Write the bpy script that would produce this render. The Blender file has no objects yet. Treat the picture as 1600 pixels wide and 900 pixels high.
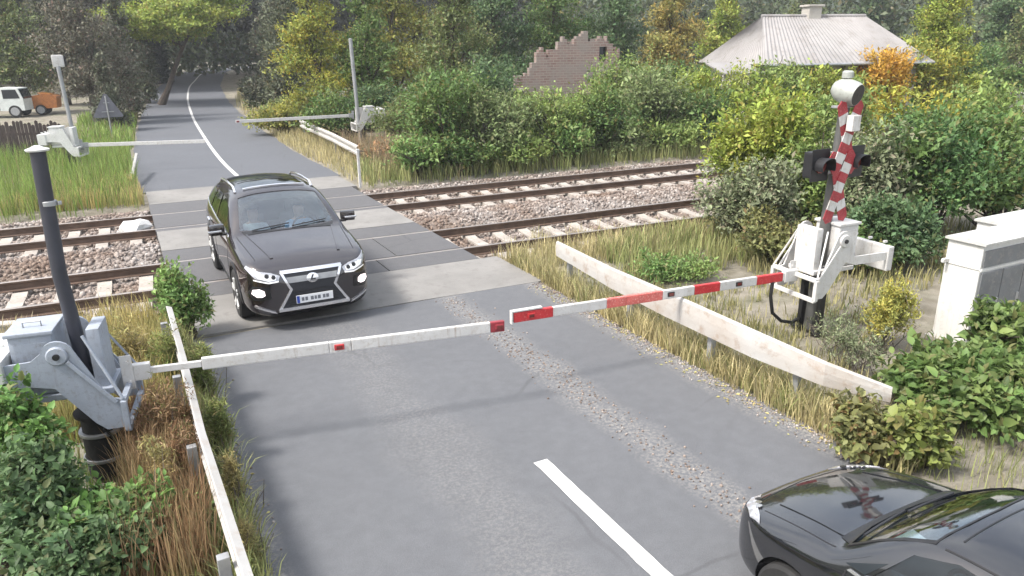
import bpy, bmesh, math, random
import numpy as np
from mathutils import Vector, Matrix
from mathutils.bvhtree import BVHTree
R = math.radians
C = bpy.context.scene.collection
scene = bpy.context.scene

# ------------------------------------------------------------------ camera
FPX, PITCH, YAW, ROLL = 1147.888, 0.318605, 0.479621, -0.012704     # focal length in pixels of a 1600 px frame
CAM = np.array([-3.08718, 0.0, 3.85268])
_F = np.array([math.sin(YAW)*math.cos(PITCH), math.cos(YAW)*math.cos(PITCH), -math.sin(PITCH)])
_r = np.array([math.cos(YAW), -math.sin(YAW), 0.0]); _u = np.cross(_r, _F)
_R = _r*math.cos(ROLL) + _u*math.sin(ROLL); _U = -_r*math.sin(ROLL) + _u*math.cos(ROLL)
cd = bpy.data.cameras.new('camera'); cam = bpy.data.objects.new('camera', cd); C.objects.link(cam)
cd.sensor_width = 36; cd.lens = 36*FPX/1600; cd.clip_end = 1500; cd.clip_start = .05
m3 = Matrix(((_R[0], _U[0], -_F[0]), (_R[1], _U[1], -_F[1]), (_R[2], _U[2], -_F[2])))
cam.matrix_world = Matrix.Translation(Vector(CAM)) @ m3.to_4x4()
scene.camera = cam

# ------------------------------------------------------------------ light
SUN_EL, SUN_AZ = R(54), R(-91)           # azimuth from +Y towards +X: the sun stands left and a little ahead
w = bpy.data.worlds.new('World'); scene.world = w; w.use_nodes = True
nt = w.node_tree; bg = nt.nodes['Background']
sky = nt.nodes.new('ShaderNodeTexSky'); sky.sky_type = 'NISHITA'; sky.sun_disc = False
sky.sun_elevation = SUN_EL; sky.sun_rotation = SUN_AZ; sky.dust_density = 6.0; sky.air_density = 1.0; sky.ozone_density = 0.6
tcw = nt.nodes.new('ShaderNodeTexCoord'); cn = nt.nodes.new('ShaderNodeTexNoise'); cn.inputs['Scale'].default_value = 2.2; cn.inputs['Detail'].default_value = 7; cn.inputs['Roughness'].default_value = .6
nt.links.new(tcw.outputs['Generated'], cn.inputs['Vector']); cr = nt.nodes.new('ShaderNodeMapRange'); cr.inputs[1].default_value = .38; cr.inputs[2].default_value = .68; cr.inputs[3].default_value = .25; cr.inputs[4].default_value = .85
nt.links.new(cn.outputs[0], cr.inputs[0]); cm_ = nt.nodes.new('ShaderNodeMix'); cm_.data_type = 'RGBA'; nt.links.new(cr.outputs[0], cm_.inputs[0]); nt.links.new(sky.outputs[0], cm_.inputs[6]); cm_.inputs[7].default_value = (6.2, 6.4, 6.7, 1)     # thin bright cloud veil
nt.links.new(cm_.outputs[2], bg.inputs[0]); bg.inputs[1].default_value = 0.13
sl = bpy.data.lights.new('sun', 'SUN'); so = bpy.data.objects.new('sun', sl); C.objects.link(so)
sl.energy = 2.4; sl.angle = R(11.0); sl.color = (1, .965, .92)
sd = Vector((math.sin(SUN_AZ)*math.cos(SUN_EL), math.cos(SUN_AZ)*math.cos(SUN_EL), math.sin(SUN_EL)))
so.rotation_euler = sd.to_track_quat('Z', 'Y').to_euler()
scene.view_settings.view_transform = 'Standard'; scene.view_settings.look = 'None'
scene.view_settings.exposure = 1.28; scene.view_settings.gamma = 1

VEIL_DENSITY = 0.0008
# ------------------------------------------------------------------ helpers
def zg(x, y):                       # the land climbs gently beyond the crossing
    s = np.maximum(0, np.asarray(y, float)-48)
    return 0.018*s*s/(s+14)
def ray(px, py): return _F*FPX + _R*(px-800) - _U*(py-450)
def at(px, py, z=0.0):              # the point of height z seen at that place of a 1600 x 900 picture
    d = ray(px, py); t = (z-CAM[2])/d[2]; return CAM+d*t
def aty(px, py, y):
    d = ray(px, py); t = (y-CAM[1])/d[1]; return CAM+d*t
def atg(px, py):
    d = ray(px, py); lo, hi = 1e-4, .5
    for t in np.linspace(0.002, .6, 3000):
        q = CAM+d*t
        if q[2] < zg(q[0], q[1]): return q
    return CAM+d*.6

def tag(o, label=None, cat=None, group=None, kind=None):
    if label: o['label'] = label
    if cat: o['category'] = cat
    if group: o['group'] = group
    if kind: o['kind'] = kind
    return o
def thing(name, label, cat, loc=(0, 0, 0), rz=0.0, group=None):
    o = bpy.data.objects.new(name, None); C.objects.link(o); o.empty_display_size = .2
    o.location = loc; o.rotation_euler = (0, 0, rz)
    return tag(o, label, cat, group)
def link(name, me, parent=None):
    o = bpy.data.objects.new(name, me); C.objects.link(o)
    if parent: o.parent = parent
    return o
def copy_tree(o, parent=None):
    c = o.copy(); C.objects.link(c)
    if parent: c.parent = parent
    for ch in list(o.children): copy_tree(ch, c)
    return c

class MB:
    def __init__(s): s.v = []; s.f = []; s.m = []
    def add(s, vs, fs, mi=0):
        b = len(s.v); s.v += [tuple(v) for v in vs]; s.f += [tuple(i+b for i in f) for f in fs]; s.m += [mi]*len(fs); return s
    def box(s, c, d, rot=None, mi=0, bev=0.0):
        bm = bmesh.new(); bmesh.ops.create_cube(bm, size=1)
        bmesh.ops.scale(bm, vec=Vector(d), verts=bm.verts)
        if bev > 0: bmesh.ops.bevel(bm, geom=list(bm.edges), offset=min(bev, min(d)*.45), segments=2, affect='EDGES', profile=.7)
        if rot is not None: bmesh.ops.transform(bm, matrix=rot.to_4x4(), verts=bm.verts)
        bmesh.ops.translate(bm, vec=Vector(c), verts=bm.verts)
        return s.bm(bm, mi)
    def bm(s, bm, mi=0):
        bm.verts.index_update(); b = len(s.v)
        s.v += [tuple(v.co) for v in bm.verts]
        for f in bm.faces: s.f.append(tuple(v.index+b for v in f.verts)); s.m.append(mi)
        bm.free(); return s
    def tube(s, pts, rad, n=10, mi=0, cap=True):
        pts = [Vector(p) for p in pts]; k = len(pts)
        if not hasattr(rad, '__len__'): rad = [rad]*k
        rings = []; prev = None
        for i, p in enumerate(pts):
            t = (pts[min(i+1, k-1)]-pts[max(i-1, 0)]).normalized()
            if prev is None:
                a = t.orthogonal().normalized()
            else:
                a = (prev - t*prev.dot(t)).normalized()
            prev = a; b = t.cross(a)
            rings.append([p + (a*math.cos(2*math.pi*j/n)+b*math.sin(2*math.pi*j/n))*rad[i] for j in range(n)])
        vs = [q for r in rings for q in r]; fs = []
        for i in range(k-1):
            for j in range(n): fs.append((i*n+j, i*n+(j+1) % n, (i+1)*n+(j+1) % n, (i+1)*n+j))
        if cap: fs += [tuple(range(n-1, -1, -1)), tuple((k-1)*n+j for j in range(n))]
        return s.add(vs, fs, mi)
    def prism(s, poly, a, b, axis='y', mi=0):       # polygon in the two other axes, extruded along axis from a to b
        def P(u, v, t): return {'y': (u, t, v), 'x': (t, u, v), 'z': (u, v, t)}[axis]
        n = len(poly); vs = [P(u, v, a) for u, v in poly]+[P(u, v, b) for u, v in poly]
        fs = [tuple(range(n-1, -1, -1)), tuple(range(n, 2*n))]+[(i, (i+1) % n, n+(i+1) % n, n+i) for i in range(n)]
        return s.add(vs, fs, mi)
    def lathe(s, prof, n=20, org=(0, 0, 0), rot=None, mi=0):     # profile (r, h)
        rot = rot or Matrix.Identity(3); vs = []; fs = []; k = len(prof); o = Vector(org)
        for r, h in prof:
            for j in range(n):
                t = 2*math.pi*j/n; vs.append(o+rot @ Vector((r*math.cos(t), r*math.sin(t), h)))
        for i in range(k-1):
            for j in range(n): fs.append((i*n+j, i*n+(j+1) % n, (i+1)*n+(j+1) % n, (i+1)*n+j))
        fs += [tuple(range(n-1, -1, -1)), tuple((k-1)*n+j for j in range(n))]
        return s.add(vs, fs, mi)
    def mesh(s, name, mats, smooth=False, auto=None):
        me = bpy.data.meshes.new(name); me.from_pydata(s.v, [], s.f); me.update()
        for m in (mats if isinstance(mats, (list, tuple)) else [mats]): me.materials.append(m)
        me.polygons.foreach_set('material_index', s.m)
        bm = bmesh.new(); bm.from_mesh(me); bmesh.ops.recalc_face_normals(bm, faces=bm.faces); bm.to_mesh(me); bm.free()
        if smooth: me.shade_smooth(); 
        if smooth: me.set_sharp_from_angle(angle=R(auto or 38))
        return me
    def build(s, name, mats, parent=None, smooth=False, auto=None):
        return link(name, s.mesh(name, mats, smooth, auto), parent)

def npmesh(name, verts, faces, mat, smooth=False):       # faces: (n,k) array
    me = bpy.data.meshes.new(name); verts = np.asarray(verts, np.float32); faces = np.asarray(faces, np.int32)
    n, k = faces.shape
    me.vertices.add(len(verts)); me.vertices.foreach_set('co', verts.ravel())
    me.loops.add(n*k); me.loops.foreach_set('vertex_index', faces.ravel())
    me.polygons.add(n); me.polygons.foreach_set('loop_start', np.arange(0, n*k, k, dtype=np.int32))
    me.polygons.foreach_set('loop_total', np.full(n, k, np.int32))
    me.update(calc_edges=True)
    if smooth: me.shade_smooth()
    me.materials.append(mat); return me

# ------------------------------------------------------------------ materials
def nodes(m): m.use_nodes = True; t = m.node_tree; return t, t.nodes, t.links, t.nodes['Principled BSDF']
def ramp(N, stops):
    r = N.new('ShaderNodeValToRGB'); e = r.color_ramp.elements
    while len(e) > 1: e.remove(e[-1])
    e[0].position = stops[0][0]; e[0].color = (*stops[0][1], 1) if hasattr(stops[0][1], '__len__') else (stops[0][1],)*3+(1,)
    for p, c in stops[1:]:
        q = e.new(p); q.color = (*c, 1) if hasattr(c, '__len__') else (c, c, c, 1)
    return r
def noise(N, L, scale, detail=4, rough=.55, vec=None):
    n = N.new('ShaderNodeTexNoise'); n.inputs['Scale'].default_value = scale; n.inputs['Detail'].default_value = detail; n.inputs['Roughness'].default_value = rough
    if vec is not None: L.new(vec, n.inputs['Vector'])
    return n
def mixc(N, L, fac, a, b, mode='MIX'):
    m = N.new('ShaderNodeMix'); m.data_type = 'RGBA'; m.blend_type = mode
    for sock, v in ((m.inputs[0], fac), (m.inputs[6], a), (m.inputs[7], b)):
        if hasattr(v, 'is_output') or hasattr(v, 'links'): L.new(v, sock)
        elif hasattr(v, '__len__'): sock.default_value = (*v, 1)
        else: sock.default_value = v
    return m.outputs[2]
def mat(name, col, rough=.6, metal=0.0, var=.25, vscale=3.0, col2=None, bump=0.0, bscale=40, coat=0.0, spec=.5, dirt=None, streak=None):
    m = bpy.data.materials.new(name); t, N, L, B = nodes(m)
    tc = N.new('ShaderNodeTexCoord').outputs['Object']
    n = noise(N, L, vscale, 6, .6, tc)
    c2 = col2 or tuple(x*(1-var) for x in col)
    r = ramp(N, [(.35, 0.0), (.68, 1.0)]); L.new(n.outputs[0], r.inputs[0])
    o = mixc(N, L, r.outputs[0], col, c2)
    if dirt:
        n2 = noise(N, L, vscale*5, 8, .7, tc); r2 = ramp(N, [(.52, 0.0), (.7, 1.0)]); L.new(n2.outputs[0], r2.inputs[0])
        o = mixc(N, L, r2.outputs[0], o, dirt)
    if streak:
        mp = N.new('ShaderNodeMapping'); mp.inputs['Scale'].default_value = (1, 1, .10); L.new(tc, mp.inputs[0]); n3 = noise(N, L, 22, 5, .65, mp.outputs[0]); r3 = ramp(N, [(.56, 0.0), (.70, .75)]); L.new(n3.outputs[0], r3.inputs[0])
        n4 = noise(N, L, 1.7, 3, .5, tc); r4 = ramp(N, [(.42, .15), (.62, 1.0)]); L.new(n4.outputs[0], r4.inputs[0]); f3 = N.new('ShaderNodeMath'); f3.operation = 'MULTIPLY'; L.new(r3.outputs[0], f3.inputs[0]); L.new(r4.outputs[0], f3.inputs[1])
        o = mixc(N, L, f3.outputs[0], o, streak)
    L.new(o, B.inputs['Base Color']); B.inputs['Roughness'].default_value = rough; B.inputs['Metallic'].default_value = metal
    B.inputs['Coat Weight'].default_value = coat; B.inputs['Coat Roughness'].default_value = .04; B.inputs['Specular IOR Level'].default_value = spec
    if bump:
        nb = noise(N, L, bscale, 6, .65, tc); b = N.new('ShaderNodeBump'); b.inputs['Strength'].default_value = bump; b.inputs['Distance'].default_value = .02
        L.new(nb.outputs[0], b.inputs['Height']); L.new(b.outputs[0], B.inputs['Normal'])
    return m
LEAF = 1.75
def leafmat(name, a, b, c=None, trans=.35, scale=.9):
    a, b = (tuple(min(.5, x*LEAF) for x in q) for q in (a, b)); c = c and tuple(min(.55, x*1.1) for x in c)       # a, b leaf colours in clumps, c now and then
    m = bpy.data.materials.new(name); t, N, L, B = nodes(m)
    tc = N.new('ShaderNodeTexCoord').outputs['Object']; g = N.new('ShaderNodeNewGeometry')
    n = noise(N, L, scale, 3, .6, tc); r = ramp(N, [(.38, 0.0), (.62, 1.0)]); L.new(n.outputs[0], r.inputs[0])
    o = mixc(N, L, r.outputs[0], a, b)
    rr = ramp(N, [(0, .55), (.5, .95), (1, 1.5)]); L.new(g.outputs['Random Per Island'], rr.inputs[0])
    o = mixc(N, L, 1.0, o, rr.outputs[0], 'MULTIPLY')
    if c:
        r3 = ramp(N, [(.86, 0.0), (.9, 1.0)]); wn = N.new('ShaderNodeMath'); wn.operation = 'FRACT'
        mu = N.new('ShaderNodeMath'); mu.operation = 'MULTIPLY'; mu.inputs[1].default_value = 37.7
        L.new(g.outputs['Random Per Island'], mu.inputs[0]); L.new(mu.outputs[0], wn.inputs[0]); L.new(wn.outputs[0], r3.inputs[0])
        o = mixc(N, L, r3.outputs[0], o, c)
    L.new(o, B.inputs['Base Color']); B.inputs['Roughness'].default_value = .55; B.inputs['Specular IOR Level'].default_value = .35
    tr = N.new('ShaderNodeBsdfTranslucent'); L.new(o, tr.inputs[0])
    mx = N.new('ShaderNodeMixShader'); mx.inputs[0].default_value = trans
    L.new(B.outputs[0], mx.inputs[1]); L.new(tr.outputs[0], mx.inputs[2]); L.new(mx.outputs[0], N['Material Output'].inputs[0])
    return m
def glassmat(name, tint, gloss=.035):
    m = bpy.data.materials.new(name); t, N, L, B = nodes(m); N.remove(B)
    tr = N.new('ShaderNodeBsdfTransparent'); tr.inputs[0].default_value = (*tint, 1)
    gl = N.new('ShaderNodeBsdfGlossy'); gl.inputs['Roughness'].default_value = .02
    lw = N.new('ShaderNodeLayerWeight'); lw.inputs[0].default_value = .5; pw = N.new('ShaderNodeMath'); pw.operation = 'POWER'; pw.inputs[1].default_value = 4.0
    L.new(lw.outputs['Facing'], pw.inputs[0]); n = noise(N, L, 3.0, 3); ad = N.new('ShaderNodeMath'); ad.operation = 'MULTIPLY_ADD'; ad.inputs[1].default_value = .03
    L.new(n.outputs[0], ad.inputs[0]); mu = N.new('ShaderNodeMath'); mu.operation = 'MULTIPLY_ADD'; mu.inputs[1].default_value = .85; mu.inputs[2].default_value = gloss
    L.new(pw.outputs[0], mu.inputs[0]); L.new(mu.outputs[0], ad.inputs[2])
    mx = N.new('ShaderNodeMixShader'); L.new(ad.outputs[0], mx.inputs[0]); L.new(tr.outputs[0], mx.inputs[1]); L.new(gl.outputs[0], mx.inputs[2])
    L.new(mx.outputs[0], N['Material Output'].inputs[0]); return m

M = {}
M['white_paint'] = mat('white_paint', (.56, .555, .54), .5, var=.14, vscale=4, dirt=(.40, .37, .33), streak=(.25, .19, .14))
M['grey_paint'] = mat('grey_paint', (.30, .335, .39), .5, var=.15, vscale=5, dirt=(.22, .23, .24), streak=(.15, .14, .13))  # blue-grey puts the shade on the left machine into its colour
M['pale_metal'] = mat('pale_metal', (.62, .63, .62), .45, .2, var=.15, vscale=6, dirt=(.42, .40, .37))
M['door_grey'] = mat('door_grey', (.16, .17, .18), .55, var=.25, vscale=3, dirt=(.22, .21, .2))
M['red_paint'] = mat('red_paint', (.50, .028, .035), .45, var=.25, vscale=9, dirt=(.55, .15, .13))
M['faded_red'] = mat('faded_red', (.60, .13, .11), .5, var=.3, vscale=9, dirt=(.7, .42, .38))
M['dark_red'] = mat('dark_red', (.26, .03, .04), .5, var=.3, vscale=8)
M['pole_dark'] = mat('pole_dark', (.042, .045, .060), .42, var=.4, vscale=3)
M['pole_grey'] = mat('pole_grey', (.12, .12, .115), .5, .2, var=.35, vscale=4)
M['galv'] = mat('galv', (.36, .37, .38), .5, .5, var=.25, vscale=5)
M['black'] = mat('black', (.015, .015, .017), .5, var=.3)
M['rubber'] = mat('rubber', (.018, .018, .018), .8, var=.4, vscale=12, bump=.2)
M['slab'] = mat('slab', (.215, .209, .198), .85, var=.28, vscale=.8, bump=.25, bscale=30, dirt=(.145, .137, .13))
M['concrete'] = mat('concrete', (.42, .40, .365), .85, var=.3, vscale=2.2, bump=.25, bscale=30, dirt=(.26, .24, .21))
M['sleeper'] = mat('sleeper', (.42, .385, .345), .9, var=.35, vscale=3, bump=.4, bscale=25, dirt=(.27, .22, .18))
M['rail'] = mat('rail', (.13, .085, .062), .7, .2, var=.4, vscale=4, bump=.2)
M['rail_top'] = mat('rail_top', (.40, .36, .33), .38, .6, var=.3, vscale=2)
M['stone'] = mat('stone', (.36, .31, .28), .9, var=.5, vscale=9, col2=(.24, .19, .16), dirt=(.46, .43, .41))
M['bark'] = mat('bark', (.075, .058, .045), .9, var=.5, vscale=6, bump=.6, bscale=20)
M['dusty_bark'] = mat('dusty_bark', (.12, .10, .085), .9, var=.4, vscale=6, bump=.5, bscale=20)
M['fence_wood'] = mat('fence_wood', (.05, .036, .033), .85, var=.5, vscale=2.5, bump=.3)
M['plaster'] = mat('plaster', (.42, .40, .36), .85, var=.25, vscale=1.2, bump=.2)
M['chrome'] = mat('chrome', (.80, .80, .82), .12, .9, var=.05)
M['seat'] = mat('seat', (.035, .03, .03), .7, var=.3, vscale=9)
M['lens_red'] = mat('lens_red', (.16, .035, .03), .25, var=.3)
M['lens_amber'] = mat('lens_amber', (.5, .2, .05), .3, var=.3)

# ------------------------------------------------------------------ ground
def ground_mat():
    m = bpy.data.materials.new('ground'); t, N, L, B = nodes(m)
    tc = N.new('ShaderNodeTexCoord').outputs['Object']
    a = noise(N, L, .35, 6, .6, tc); b = noise(N, L, 3.2, 8, .7, tc); d = noise(N, L, 40, 4, .7, tc)
    r1 = ramp(N, [(.35, (.15, .135, .10)), (.5, (.24, .215, .17)), (.66, (.10, .115, .055))]); L.new(a.outputs[0], r1.inputs[0])
    r2 = ramp(N, [(.35, (.30, .28, .24)), (.6, (.10, .09, .06))]); L.new(b.outputs[0], r2.inputs[0])
    o = mixc(N, L, .45, r1.outputs[0], r2.outputs[0])
    L.new(o, B.inputs['Base Color']); B.inputs['Roughness'].default_value = .95
    bp = N.new('ShaderNodeBump'); bp.inputs['Strength'].default_value = .6; bp.inputs['Distance'].default_value = .05
    L.new(d.outputs[0], bp.inputs['Height']); L.new(bp.outputs[0], B.inputs['Normal']); return m
SK = -0.036                                         # the tracks cross the road slightly askew
TR = [(14.05, 'near'), (18.9, 'far')]; G2 = .838
def bed(x, y):                                      # depth of the ballast bed below the road
    v = np.asarray(y, float)-SK*np.asarray(x, float)
    return np.clip((v-12.0)/.5, 0, 1)*np.clip((21.35-v)/.5, 0, 1)
def ground_z(x, y): return zg(x, y)-.03-.30*bed(x, y)
def axis(segs):
    o = []
    for a, b, s in segs: o += list(np.arange(a, b-1e-6, s))
    return np.array(o+[segs[-1][1]])
gx = axis([(-400, -60, 40), (-60, -12, 4), (-12, 14, .5), (14, 60, 3), (60, 400, 40)])
gy = axis([(-60, -6, 6), (-6, 11.5, .7), (11.5, 22, .15), (22, 50, 1.5), (50, 140, 6), (140, 320, 20)])
XX, YY = np.meshgrid(gx, gy); rng = np.random.default_rng(3)
ZZ = ground_z(XX, YY)-rng.random(XX.shape)*.03*(np.abs(XX) > 3.2)
nx, ny = len(gx), len(gy); idx = np.arange(nx*ny).reshape(ny, nx)
fs = np.stack([idx[:-1, :-1], idx[:-1, 1:], idx[1:, 1:], idx[1:, :-1]], -1).reshape(-1, 4)
tag(link('ground', npmesh('ground', np.stack([XX, YY, ZZ], -1).reshape(-1, 3), fs, ground_mat(), True)), kind='structure')

# ------------------------------------------------------------------ road
def asphalt(name, base, streak=True):
    m = bpy.data.materials.new(name); t, N, L, B = nodes(m)
    tc = N.new('ShaderNodeTexCoord').outputs['Object']
    a = noise(N, L, .5, 5, .6, tc); fine = noise(N, L, 90, 3, .7, tc); mid = noise(N, L, 6, 6, .7, tc)
    lo = tuple(x*.94 for x in base); hi = tuple(x*1.05 for x in base)
    r1 = ramp(N, [(.3, lo), (.7, hi)]); L.new(a.outputs[0], r1.inputs[0])
    r2 = ramp(N, [(.25, .82), (.5, 1.0), (.75, 1.2)]); L.new(fine.outputs[0], r2.inputs[0])
    o = mixc(N, L, 1.0, r1.outputs[0], r2.outputs[0], 'MULTIPLY')
    r3 = ramp(N, [(.4, .93), (.65, 1.05)]); L.new(mid.outputs[0], r3.inputs[0]); o = mixc(N, L, 1.0, o, r3.outputs[0], 'MULTIPLY')
    if streak:                                       # old longitudinal joint filled with pale chippings, wheel-polished lanes
        sp = N.new('ShaderNodeSeparateXYZ'); L.new(tc, sp.inputs[0])
        wob = noise(N, L, .9, 4, .6, tc)
        def band(x0, half, soft, amp):
            s = N.new('ShaderNodeMath'); s.operation = 'MULTIPLY_ADD'; s.inputs[1].default_value = amp; L.new(wob.outputs[0], s.inputs[0]); s.inputs[2].default_value = -x0-amp*.5
            q = N.new('ShaderNodeMath'); q.operation = 'ADD'; L.new(s.outputs[0], q.inputs[0]); L.new(sp.outputs[0], q.inputs[1])
            ab = N.new('ShaderNodeMath'); ab.operation = 'ABSOLUTE'; L.new(q.outputs[0], ab.inputs[0])
            mr = N.new('ShaderNodeMapRange'); mr.inputs[1].default_value = half; mr.inputs[2].default_value = half+soft; mr.inputs[3].default_value = 1; mr.inputs[4].default_value = 0
            L.new(ab.outputs[0], mr.inputs[0]); return mr.outputs[0]
        ch = noise(N, L, 26, 5, .8, tc); rc = ramp(N, [(.46, 0.0), (.58, 1.0)]); L.new(ch.outputs[0], rc.inputs[0])
        for x0, half, soft, amp, k in ((1.17, .10, .22, .5, .5), (-.75, .15, .4, .8, .2), (2.72, .02, .25, .35, .7), (-2.75, .05, .3, .4, .8)):
            f = N.new('ShaderNodeMath'); f.operation = 'MULTIPLY'; L.new(band(x0, half, soft, amp), f.inputs[0]); L.new(rc.outputs[0], f.inputs[1])
            f2 = N.new('ShaderNodeMath'); f2.operation = 'MULTIPLY'; f2.inputs[1].default_value = k; L.new(f.outputs[0], f2.inputs[0])
            o = mixc(N, L, f2.outputs[0], o, (.30, .285, .26))
        pch = noise(N, L, 1.6, 3, .5, tc); rp = ramp(N, [(.62, 0.0), (.72, .22)]); L.new(pch.outputs[0], rp.inputs[0])
        o = mixc(N, L, rp.outputs[0], o, tuple(x*.72 for x in base))
    wv = noise(N, L, 2.2, 4, .6, tc); wp = mixc(N, L, .12, tc, wv.outputs['Color']); vo = N.new('ShaderNodeTexVoronoi'); vo.feature = 'DISTANCE_TO_EDGE'; vo.inputs['Scale'].default_value = .55; L.new(wp, vo.inputs['Vector'])
    rc_ = ramp(N, [(0, 1.0), (.006, .9), (.011, 0.0)]); L.new(vo.outputs['Distance'], rc_.inputs[0]); cm = noise(N, L, .4, 2, .5, tc); rm = ramp(N, [(.5, 0.0), (.6, .28)]); L.new(cm.outputs[0], rm.inputs[0])
    fc = N.new('ShaderNodeMath'); fc.operation = 'MULTIPLY'; L.new(rc_.outputs[0], fc.inputs[0]); L.new(rm.outputs[0], fc.inputs[1]); o = mixc(N, L, fc.outputs[0], o, (.035, .035, .036))
    L.new(o, B.inputs['Base Color']); B.inputs['Roughness'].default_value = .78; B.inputs['Specular IOR Level'].default_value = .4
    bp = N.new('ShaderNodeBump'); bp.inputs['Strength'].default_value = .35; bp.inputs['Distance'].default_value = .012
    L.new(fine.outputs[0], bp.inputs['Height']); L.new(bp.outputs[0], B.inputs['Normal']); return m
M['asphalt'] = asphalt('asphalt', (.104, .108, .116)); M['asphalt_far'] = asphalt('asphalt_far', (.094, .100, .112), False)
M['deck_dark'] = asphalt('deck_dark', (.094, .094, .098), False)
HW = 2.86
def strip(name, centre, hw, m, dz=0.0, ragged=0.0, seed=1):
    """a ribbon along a centre line that follows the land"""
    rr = random.Random(seed); P = [Vector((p[0], p[1])) for p in centre]; vs = []; n = len(P)
    for i, p in enumerate(P):
        t = (P[min(i+1, n-1)]-P[max(i-1, 0)]).normalized(); nn = Vector((t.y, -t.x))
        h = hw(i/(n-1)) if callable(hw) else hw
        for k in (-1, -.5, 0, .5, 1):
            e = (rr.uniform(-ragged, ragged) if abs(k) == 1 else 0)
            q = p+nn*(k*h+e); vs.append((q.x, q.y, float(zg(q.x, q.y))+dz))
    fs = [(i*5+j, i*5+j+1, (i+1)*5+j+1, (i+1)*5+j) for i in range(n-1) for j in range(4)]
    o = link(name, npmesh(name, vs, fs, m, True)); return o
tag(strip('road', [(0, y) for y in np.arange(-14, 10.6, .25)], HW, M['asphalt'], 0, .05, 4), kind='structure')
def smooth_line(pts, n=80):
    pts = [np.array(p[:2], float) for p in pts]; pts = [2*pts[0]-pts[1]]+pts+[2*pts[-1]-pts[-2]]; o = []
    for i in range(1, len(pts)-2):
        a, b, c, d = pts[i-1:i+3]; k = max(4, int(np.linalg.norm(c-b)/1.2))
        for t in np.linspace(0, 1, k, endpoint=False):
            o.append(.5*((2*b)+(-a+c)*t+(2*a-5*b+4*c-d)*t*t+(-a+3*b-3*c+d)*t**3))
    return o+[pts[-2]]
mid_line = [(0, 23.2), (0, 29)]+[tuple(atg(x, y)[:2]) for x, y in ((318, 213), (300, 180), (293.5, 150), (302, 129), (332, 109))]
e = np.array(mid_line[-1]); mid_line += [tuple(e+np.array((9, 8.5))), tuple(e+np.array((24, 16))), tuple(e+np.array((60, 24)))]
far_line = smooth_line(mid_line)
print('far line', [tuple(np.round(p, 1)) for p in mid_line])
tag(strip('far_road', far_line, 2.85, M['asphalt_far'], .0, .06, 5), kind='structure')
M['line_paint'] = mat('line_paint', (.55, .545, .53), .6, var=.25, vscale=5, dirt=(.35, .35, .35))
ln = [p for p in far_line if p[1] > 24.0]
tag(strip('centre_line', ln, .065, M['line_paint'], .006), kind='structure')
tag(strip('lane_dash', [(.035, y) for y in np.arange(2.3, 5.45, .15)], .075, M['line_paint'], .005, .004), kind='structure')
# level crossing deck: pale concrete strips and dark panels, rails run in between
def slab(name, y0, y1, m, top, x0=-2.74, x1=2.62, joints=0):
    b = MB(); n = max(1, joints); g = .012 if joints else 0
    for i in range(n):
        a, c = x0+(x1-x0)*i/n+g, x0+(x1-x0)*(i+1)/n-g
        vs = [(x, y+SK*x, z) for z in (-.27, top) for x, y in ((a, y0), (c, y0), (c, y1), (a, y1))]
        b.add(vs, [(3, 2, 1, 0), (4, 5, 6, 7), (0, 1, 5, 4), (1, 2, 6, 5), (2, 3, 7, 6), (3, 0, 4, 7)])
    return tag(b.build(name, m), kind='structure')
yn, yf = TR[0][0], TR[1][0]
slab('crossing_deck', 10.55, 12.35, M['slab'], .004, -2.84, 2.95)
slab('crossing_deck', 12.37, yn-G2-.05, M['deck_dark'], .002, joints=3)
slab('crossing_deck', yn-G2+.06, yn+G2-.06, M['deck_dark'], .004, joints=4)
slab('crossing_deck', yn+G2+.05, 15.85, M['deck_dark'], .002, joints=3)
slab('crossing_deck', 15.87, 17.75, M['slab'], .005, joints=2)
slab('crossing_deck', 17.77, yf-G2-.05, M['deck_dark'], .002)
slab('crossing_deck', yf-G2+.06, yf+G2-.06, M['deck_dark'], .004, joints=4)
slab('crossing_deck', yf+G2+.05, 21.15, M['deck_dark'], .003)
slab('crossing_deck', 21.17, 23.25, M['slab'], .005, -2.74, 2.8, joints=2)

# ------------------------------------------------------------------ tracks and ballast
def railprof(): return [(-.07, 0), (.07, 0), (.07, .015), (.012, .035), (.012, .125), (.036, .14), (.036, .172), (.028, .178), (-.028, .178), (-.036, .172), (-.036, .14), (-.012, .125), (-.012, .035), (-.07, .015)]
XA, XB = -13.0, 26.0
slp = MB()
slp.prism([(-1.38, 0), (1.38, 0), (1.36, .2), (.95, .21), (.55, .155), (-.55, .155), (-.95, .21), (-1.36, .2)], -.12, .12, 'x')
slp_me = slp.mesh('sleeper', M['sleeper'])
rr = random.Random(8)
for yc, nm in TR:
    t = thing('railway_track', {'near': 'rusty railway track on concrete sleepers nearest to the raised striped barriers', 'far': 'rusty railway track on concrete sleepers, the farther one beside the hedge'}[nm], 'railway track', (0, yc, -.175), math.atan(SK), 'railway tracks crossing the road')
    for s in (-1, 1):
        b = MB(); pr = railprof(); n = len(pr)
        for k, (xa, xb) in enumerate([(XA, XB)]):
            vs = [(x, s*G2+u, v) for x in (xa, xb) for u, v in pr]
            b.add(vs, [(i, (i+1) % n, n+(i+1) % n, n+i) for i in range(n)])
        b.m = [1 if i in (6, 7, 8) else 0 for i in range(n)]
        b.build('rail', [M['rail'], M['rail_top']], t)
    x = -10.4
    while x < 21:
        if not (-2.85 < x < 2.75):
            o = link('sleeper', slp_me, t); o.location = (x+rr.uniform(-.03, .03), rr.uniform(-.03, .03), -.205); o.rotation_euler = (0, 0, rr.uniform(-.02, .02))
        x += .66
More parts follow.
